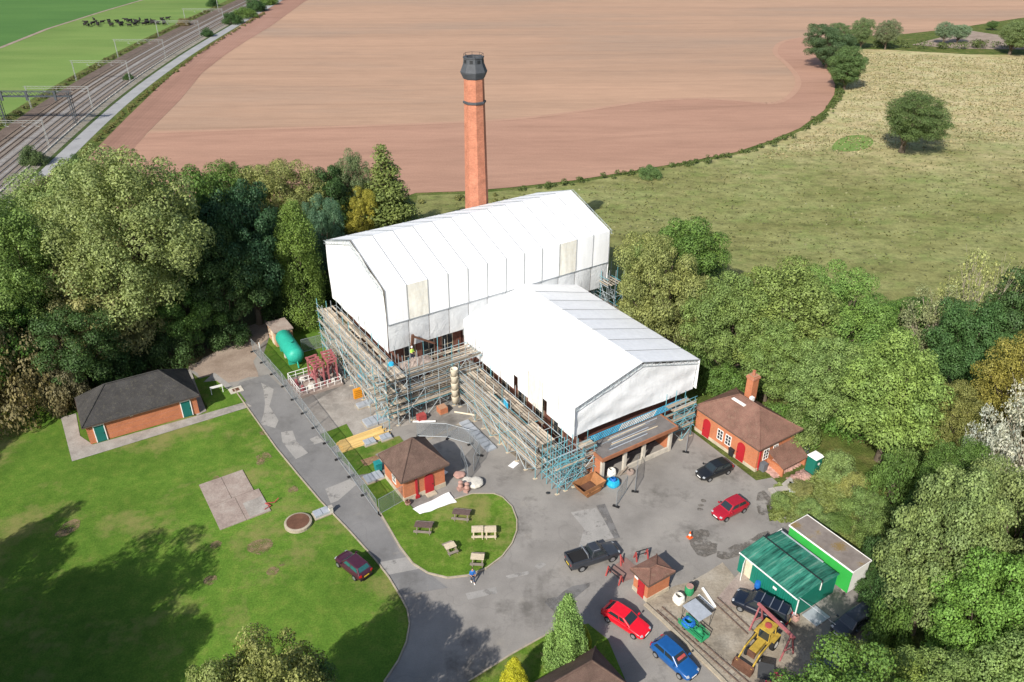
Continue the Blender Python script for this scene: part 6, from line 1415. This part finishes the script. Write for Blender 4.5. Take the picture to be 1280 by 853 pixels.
for j, (u_, v_, lab) in enumerate([(25.3, 83.7, 'left pink red engine frame standing on the plinth'), (27.2, 83.9, 'right pink red engine frame beside the scaffold')]):
    o = uvthing('old_engine', lab.replace('engine frame','old engine frame'), 'engine', u_, v_, None, .35, 4-8*j)
    for x in (-.55, .55):
        MB().bar((x, -.9, 0), (x, -.9, 3.0), .17, .17).bar((x, 1.3, 0), (x, 1.0, 3.2), .17, .17).build('leg', 'pink_red_paint', o)
        MB().bar((x, -1.0, 3.05), (x, 1.4, 3.3), .2, .24).build('top_beam', 'pink_red_paint', o); MB().bar((x, -.9, 1.2), (x, 1.15, 2.4), .12, .12).bar((x, -.9, 1.1), (x, 1.2, 1.1), .12, .12).build('brace', 'pink_red_paint', o)
    for k in range(4): MB().bar((-.75, -.8+k*.62, 3.25+.06*k), (.75, -.8+k*.62, 3.25+.06*k), .16, .2).build('cross_beam', 'pink_red_paint', o)
    MB().bar((-.55, -.9, 2.9), (.55, -.9, 2.9), .14, .14).build('cross_beam', 'pink_red_paint', o); MB().bar((-.5, .1, 1.3), (.5, .5, 2.6), .5, .3).build('panel', 'pink_red_paint', o)
tk = thing('storage_tank', 'turquoise green horizontal cylinder tank with domed ends by the brick shed', 'tank', (-29.55, 91.2, 0), math.atan2(-6.75, 3.85))
a = MB().lathe([(.02, -3.5), (.55, -3.42), (.95, -3.15), (1.1, -2.8), (1.1, 2.8), (.95, 3.15), (.55, 3.42), (.02, 3.5)], 24); a.v = [(p[2], p[0], p[1]+1.55) for p in a.v]; a.build('shell', 'teal_tank', tk, True)
for x in (-2.0, 0, 2.0): MB().box(x-.2, x+.2, -.85, .85, 0, .62).build('cradle', 'teal_tank' if x else 'boulder_white', tk)
MB().lathe([(.3, 2.6), (.3, 2.78), (.34, 2.78), (.34, 2.85)], 12, (1.0, 0)).build('hatch', 'teal_tank', tk); MB().tube((3.3, 0, 1.0), (3.6, 0, .1), .1, 8).build('outlet_pipe', 'teal_tank', tk)
for i, (x, y, lx, ly, h_, lab) in enumerate([(456, 507, 1.9, .9, .35, 'grey steel hatch near the orange barriers'), (463, 530, 1.35, 1.5, .4, 'left half of the large grey hatch above the timber'), (477, 525, 1.35, 1.5, .4, 'right half of the large grey hatch above the timber'), (462, 554, 1.25, .95, .3, 'small grey hatch right below the timber stack'), (482, 548, 1.2, .95, .3, 'small grey hatch at the right end below the timber'), (462, 600, .95, 1.3, .25, 'left grey hatch beside the pavilion'), (472, 596, .95, 1.3, .25, 'right grey hatch beside the pavilion'), (402, 643, 1.5, .95, .35, 'grey steel hatch on the lawn edge beside the lane')]):
    ground_thing('steel_hatch', lab, 'hatch', (x, y), [('frame', MB().box(-lx/2-.12, lx/2+.12, -ly/2-.12, ly/2+.12, 0, .12), 'kerb_stone'), ('cover', MB().box(-lx/2, lx/2, -ly/2, ly/2, .12, h_+.05), 'galv_sheet'), ('rib', MB().box(-.03, .03, -ly/2-.01, ly/2+.01, h_+.052, h_+.08), 'fence_steel')])
ground_thing('marker_post', 'short pale marker post beside the lawn hatch', 'post', (414, 641), [('post', MB().box(-.18, .18, -.18, .18, 0, .75), 'boulder_white'), ('cap', MB().box(-.21, .21, -.21, .21, .75, .82), 'stone_grey')])
tp_ = ground_thing('timber_stack', 'stack of fresh yellow timber boards inside the lane fence', 'timber', (430, 566), [], 0)
for k in range(9):
    for j in range(2): o = MB().box(0, 1, -.1, .1, 0, .1).build('board', 'fresh_timber', tp_); o.location = (random.uniform(-.3, .3), .12+k*.23, .02+j*.11); o.scale = (random.uniform(5.2, 5.8), 1, 1); o.rotation_euler = (0, 0, R(random.uniform(-1.5, 1.5)))
ob = ground_thing('barrier_stack', 'stack of orange plastic barriers at the scaffold foot', 'barrier', (449, 497), [])
for k in range(5): MB().box(-.65, .65, -.2, .2, .04+k*.27, .24+k*.27).build('barrier', 'orange_plastic', ob)
for k in range(4): MB().box(-.45, .45, -.17, .17, .245+k*.27, .305+k*.27).build('gap_block', 'rust_dark', ob)
ground_thing('green_bin', 'teal bin against the left wall of the pavilion', 'bin', (473, 588), [('bin', MB().add([(-.3, -.3, .02), (.3, -.3, .02), (.3, .3, .02), (-.3, .3, .02), (-.36, -.36, 1.0), (.36, -.36, 1.0), (.36, .36, 1.0), (-.36, .36, 1.0)], [(0, 3, 2, 1), (4, 5, 6, 7), (0, 1, 5, 4), (1, 2, 6, 5), (2, 3, 7, 6), (3, 0, 4, 7)]), 'teal_plastic'), ('lid', MB().box(-.39, .39, -.39, .39, 1.0, 1.08), 'teal_plastic')])
bp = [(*G(x, y), 0) for x, y in ((516, 638), (561, 617), (571, 629), (525, 645))]
ban = thing('banner', 'white banner sheet laid out on the picnic lawn before the pavilion', 'banner', (bp[0][0], bp[0][1], .12))
A_, B_, C_, D_ = [Vector(p)-Vector((bp[0][0], bp[0][1], 0)) for p in bp]
both(MB().grid(lambda s, t: tuple((A_*(1-s)+B_*s)*(1-t)+(D_*(1-s)+C_*s)*t+Vector((0, 0, .06+.05*math.sin(9*s+2*t)+.03*math.sin(17*s*t)))), 20, 8).build('cloth', 'tarp_white', ban, True))
def boulder(seed, r, m_):
    rg = random.Random(seed); n = 10; prof = []
    m = MB().grid(lambda s, t: (r*math.cos(6.2832*s)*math.sin(math.pi*t)*1.1, r*math.sin(6.2832*s)*math.sin(math.pi*t), r*.8*(1-math.cos(math.pi*t))*.55), 12, 8)
    m.v = [(x+r*.12*math.sin(5*y+seed), y+r*.1*math.sin(6*x+seed), z) for x, y, z in m.v]; return m
for i, (x, y, r_, mt, lab) in enumerate([(594, 607, .85, 'boulder_white', 'large pale round boulder at the top of the picnic lawn'), (584, 603, .55, 'boulder_white', 'smaller pale boulder behind the large one'), (574, 596, .6, 'stone_pink', 'pinkish planted stone ring right of the pavilion')]):
    ground_thing('boulder', lab, 'boulder', (x, y), [('stone', boulder(i, r_, 0), mt)])
for i, (x, y, lab) in enumerate([(576, 612, 'left pink sandstone carved block standing by the boulders'), (584, 614, 'right pink sandstone carved block standing by the boulders')]):
    ground_thing('carved_stone', lab, 'stone', (x, y), [('base', MB().box(-.35, .35, -.25, .25, 0, .3), 'stone_pink'), ('shaft', MB().lathe([(.22, .3), (.3, .5), (.2, .8), (.28, 1.0), (.12, 1.15)], 10), 'stone_pink')], 30*i)
ground_thing('flower_tub', 'small dark tub of flowers at the pavilion corner', 'planter', (510, 631), [('tub', MB().lathe([(.25, 0), (.32, .35), (.28, .36)], 12), 'stone_pink'), ('plant', bag_mesh(.5, .6, 31), 'rust_dark')])
# picnic tables
def picnic(label, px, ang, Lt, mt_top, mt_leg, dbl=False):
    p = G(*px); t_ = thing('picnic_table', label, 'picnic table', (p[0], p[1], .10), R(ang))
    for k in range(5): MB().box(-Lt/2, Lt/2, -.375+k*.152, -.375+k*.152+.142, .70, .74).build('top_plank', mt_top, t_)
    for s_ in (-1, 1):
        for k in range(2): MB().box(-Lt/2, Lt/2, s_*.68-.14+k*.145, s_*.68-.005+k*.145, .41, .45).build('bench_plank', mt_leg, t_)
    for x in (-Lt*.36, Lt*.36):
        MB().box(x-.035, x+.035, -.80, .80, .33, .41).build('bench_bearer', mt_leg, t_); MB().box(x-.035, x+.035, -.36, .36, .62, .70).build('top_bearer', mt_leg, t_)
        for s_ in (-1, 1): MB().bar((x+.06, s_*.62, 0), (x+.06, s_*.25, .68), .045, .10).build('leg', mt_leg, t_)
picnic('dark brown picnic table left on the picnic lawn', (530, 664), -6, 1.75, 'dark_timber', 'grey_timber'); picnic('dark brown picnic table nearest the white banner', (577, 648), -8, 1.75, 'dark_timber', 'grey_timber')
picnic('left of two pale picnic tables set end to end', (597, 670), 2, 1.15, 'pale_timber', 'pale_timber'); picnic('right of two pale picnic tables set end to end', (613, 670), 2, 1.15, 'pale_timber', 'pale_timber')
picnic('small pale picnic table turned askew on the picnic lawn', (563, 690), 28, 1.05, 'pale_timber', 'grey_timber'); picnic('pale picnic table nearest the walking person', (597, 704), -4, 1.25, 'pale_timber', 'grey_timber')
# lawn features
cp = uvthing('concrete_pad', 'square worn concrete pad of slabs on the left lawn', 'slab', 7.75, 64.4)
for (x0, x1, y0, y1) in ((0, 2.6, 0, 4.0), (2.62, 5.1, 0, 4.0), (0, 2.3, 4.02, 8.0), (2.32, 4.6, 4.02, 8.0)): MB().box(x0, x1-.02, y0, y1-.02, -.1, .06+random.uniform(-.006, .006)).build('slab', 'warm_concrete', cp)
MB().box(3.0, 5.05, .15, 2.6, .061, .075).build('new_patch', 'concrete', cp)
mn = thing('well_cover', 'round dark iron well cover with pale rim on the lawn', 'well cover', (*G(373, 655), 0))
MB().lathe([(1.35, -.05), (1.35, .28), (1.2, .34), (1.1, .34)], 28).build('rim', 'kerb_stone', mn); MB().lathe([(1.12, .30), (1.12, .36)], 28).build('cover', 'dull_red_paint' if False else 'rust_dark', mn)
ground_thing('pipe_coil', 'tangle of rusty red pipe on the concrete pad corner', 'pipe', (331, 638), [('pipe', MB().tube((0, 0, .12), (.7, .2, .12), .05).tube((.7, .2, .12), (.3, .7, .25), .05).tube((.3, .7, .25), (1.2, .5, .12), .05).tube((1.2, .5, .12), (1.7, .7, .3), .05), 'dull_red_paint')])
sn = ground_thing('notice_stand', 'white two legged notice frame on the grass by the slate block', 'sign', (272, 492), [('board', MB().box(-.75, .75, -.03, .03, .85, 1.15), 'white_paint'), ('leg', MB().box(-.72, -.64, -.04, .04, 0, .85), 'white_paint'), ('leg', MB().box(.64, .72, -.04, .04, 0, .85), 'white_paint')], -4)
dr_ = ground_thing('drain_cover', 'square drain cover with pale surround by the lane bend', 'drain cover', (295, 488), [('surround', MB().box(-.8, .8, -.65, .65, 0, .08), 'concrete_post'), ('cover', MB().box(-.4, .4, -.35, .35, .08, .10), 'rust_dark')])
ground_thing('marker_post', 'white bollard post by the track fence', 'post', (325, 436), [('post', MB().lathe([(.09, 0), (.09, .9), (.05, 1.0)], 10), 'white_paint'), ('base', MB().lathe([(.14, 0), (.14, .1)], 10), 'stone_grey')])
ground_thing('road_sign', 'small white post beside the lane at the wood', 'sign', (66, 226), [('post', MB().lathe([(.08, 0), (.08, 1.4)], 8), 'white_paint'), ('plate', MB().box(-.15, .15, -.05, .05, 1.0, 1.8), 'white_paint')])
ground_thing('ball', 'small black and white ball shaped object near the scaffold foot', 'ball', (685, 617), [('shell', boulder(4, .2, 0), 'dark_metal'), ('patch', boulder(5, .12, 0), 'white_paint')])
for i, (x, y) in enumerate([(642, 581), (553, 592)]):
    o = ground_thing('paper_sheet', ('white sheet lying on the tarmac left of the wing scaffold', 'white sheet lying right of the pavilion')[i], 'sheet', (x, y), [('sheet', MB().box(-.55, .55, -.35, .35, 0, .02), 'tarp_white')], 20)
ground_thing('brick_pallet', 'red brick pallet under the scaffold at the inner corner', 'pallet', (553, 516), [('bricks', MB().box(-.5, .5, -.5, .5, .12, .9), 'orange_brick'), ('pallet', MB().box(-.55, .55, -.55, .55, 0, .12), 'grey_timber')])
ground_thing('brick_pallet', 'red skip box by the scaffold foot behind the pavilion', 'pallet', (527, 525), [('box', MB().box(-.5, .5, -.35, .35, .05, .8), 'dull_red_paint'), ('foot', MB().box(-.4, .4, -.3, .3, 0, .05), 'dark_metal')])
ground_thing('plank', 'pale plank lying behind the pavilion', 'plank', (516, 528), [('plank', MB().bar((0, 0, .1), (2.3, -1.4, .1), .2, .1), 'white_paint')])
ground_thing('plank', 'thick pale pipe lying below the rubbish chute', 'pipe', (568, 516), [('pipe', MB().tube((0, 0, .12), (1.8, -2.0, .12), .1), 'cream_paint')])

# ------------------------------------------------------------------ people
def skin_obj(name, mat, parent, pts, edges, root=0, sub=1):
    me = bpy.data.meshes.new(name); me.from_pydata([p[:3] for p in pts], edges, []); me.materials.append(MATS[mat])
    o = link(name, me, parent); md = o.modifiers.new('skin', 'SKIN'); md.use_smooth_shade = True
    for i, p in enumerate(pts): me.skin_vertices[0].data[i].radius = (p[3], p[4] if len(p) > 4 else p[3])
    me.skin_vertices[0].data[root].use_root = True
    s_ = o.modifiers.new('sub', 'SUBSURF'); s_.levels = sub; s_.render_levels = sub
    return o
def person(label, loc, rz, jacket, legs, stride=.18, armbend=True):
    t_ = thing('person', label, 'person', loc, rz); S = stride
    # facing +x: pelvis, spine, neck, head, arms, legs
    B = [(0, 0, .95, .13, .16), (0, 0, 1.15, .12, .15), (0, 0, 1.38, .12, .18), (.01, 0, 1.50, .055), (.03, 0, 1.58, .075), (.05, 0, 1.68, .095, .085), (.03, 0, 1.75, .06),
         (0, .19, 1.40, .055), (0, .25, 1.14, .045), (.20, .20, 1.08, .038), (.28, .17, 1.10, .035),
         (0, -.19, 1.40, .055), (0, -.25, 1.14, .045), (.20, -.20, 1.08, .038), (.28, -.17, 1.10, .035),
         (0, .10, .88, .09), (S*.6, .11, .50, .065), (S, .11, .10, .045), (S+.15, .12, .045, .042),
         (0, -.10, .88, .09), (-S*.3, -.11, .50, .065), (-S, -.11, .12, .045), (-S+.14, -.12, .045, .042)]
    E_ = [(0, 1), (1, 2), (2, 3), (3, 4), (4, 5), (5, 6), (2, 7), (7, 8), (8, 9), (9, 10), (2, 11), (11, 12), (12, 13), (13, 14), (0, 15), (15, 16), (16, 17), (17, 18), (0, 19), (19, 20), (20, 21), (21, 22)]
    skin_obj('body', 'skin_tone', t_, B, E_)
    J = [(0, 0, .90, .165, .19), (0, 0, 1.15, .15, .18), (0, 0, 1.39, .15, .20), (.01, 0, 1.49, .075), (0, .19, 1.40, .075), (0, .25, 1.14, .062), (.17, .20, 1.08, .055), (0, -.19, 1.40, .075), (0, -.25, 1.14, .062), (.17, -.20, 1.08, .055)]
    skin_obj('jacket', jacket, t_, J, [(0, 1), (1, 2), (2, 3), (2, 4), (4, 5), (5, 6), (2, 7), (7, 8), (8, 9)])
    Lg = [(0, 0, .97, .14, .165), (0, .10, .86, .105), (S*.6, .11, .50, .08), (S, .11, .13, .065), (0, -.10, .86, .105), (-S*.3, -.11, .50, .08), (-S, -.11, .15, .065)]
    skin_obj('trousers', legs, t_, Lg, [(0, 1), (1, 2), (2, 3), (0, 4), (4, 5), (5, 6)])
    skin_obj('hair', 'hair_brown', t_, [(-.02, 0, 1.66, .085), (.02, 0, 1.76, .085), (.06, 0, 1.78, .06)], [(0, 1), (1, 2)])
    for s_, x in ((1, S), (-1, -S)): o = MB().box(x-.06, x+.22, s_*.11-.055, s_*.11+.055, 0, .10).build('shoe', 'white_paint', t_); o.modifiers.new('r', 'BEVEL').width = .03
    for s_ in (1, -1):   # five fingers per hand
        for k in range(4): MB().tube((.30, s_*.17+(k-1.5)*.02, 1.10), (.36-.008*abs(k-1.5), s_*.17+(k-1.5)*.022, 1.085), .010, 5, .008).tube((.36-.008*abs(k-1.5), s_*.17+(k-1.5)*.022, 1.085), (.365, s_*.17+(k-1.5)*.02, 1.05), .008, 5, .007).build('finger', 'skin_tone', t_)
        MB().tube((.27, s_*.135, 1.11), (.32, s_*.11, 1.12), .011, 5, .008).build('thumb', 'skin_tone', t_)
    for s_ in (1, -1): MB().lathe([(.013, 0), (.013, .012)], 8).build('eye', 'hair_brown', t_).matrix_local = Matrix.Translation((.128, s_*.032, 1.685)) @ Matrix.Rotation(R(90), 4, 'Y')
    MB().bar((.12, 0, 1.68), (.155, 0, 1.655), .03, .03).build('nose', 'skin_tone', t_); MB().box(.118, .132, -.025, .025, 1.618, 1.628).build('mouth', 'dull_red_paint', t_)
    return t_
person('person in bright blue jacket and jeans walking below the picnic tables', (*G(591, 728), -.005), R(-75), 'jacket_blue', 'jeans')
wk = person('worker in yellow green vest and navy trousers on the top scaffold deck', (*P2(33.9, 73.8), 6.06), R(-40), 'hi_vis', 'work_navy', .08)
MB().lathe([(.125, 1.72), (.115, 1.80), (.07, 1.86), (.02, 1.875)], 14, (.03, 0)).build('helmet', 'white_paint', wk)
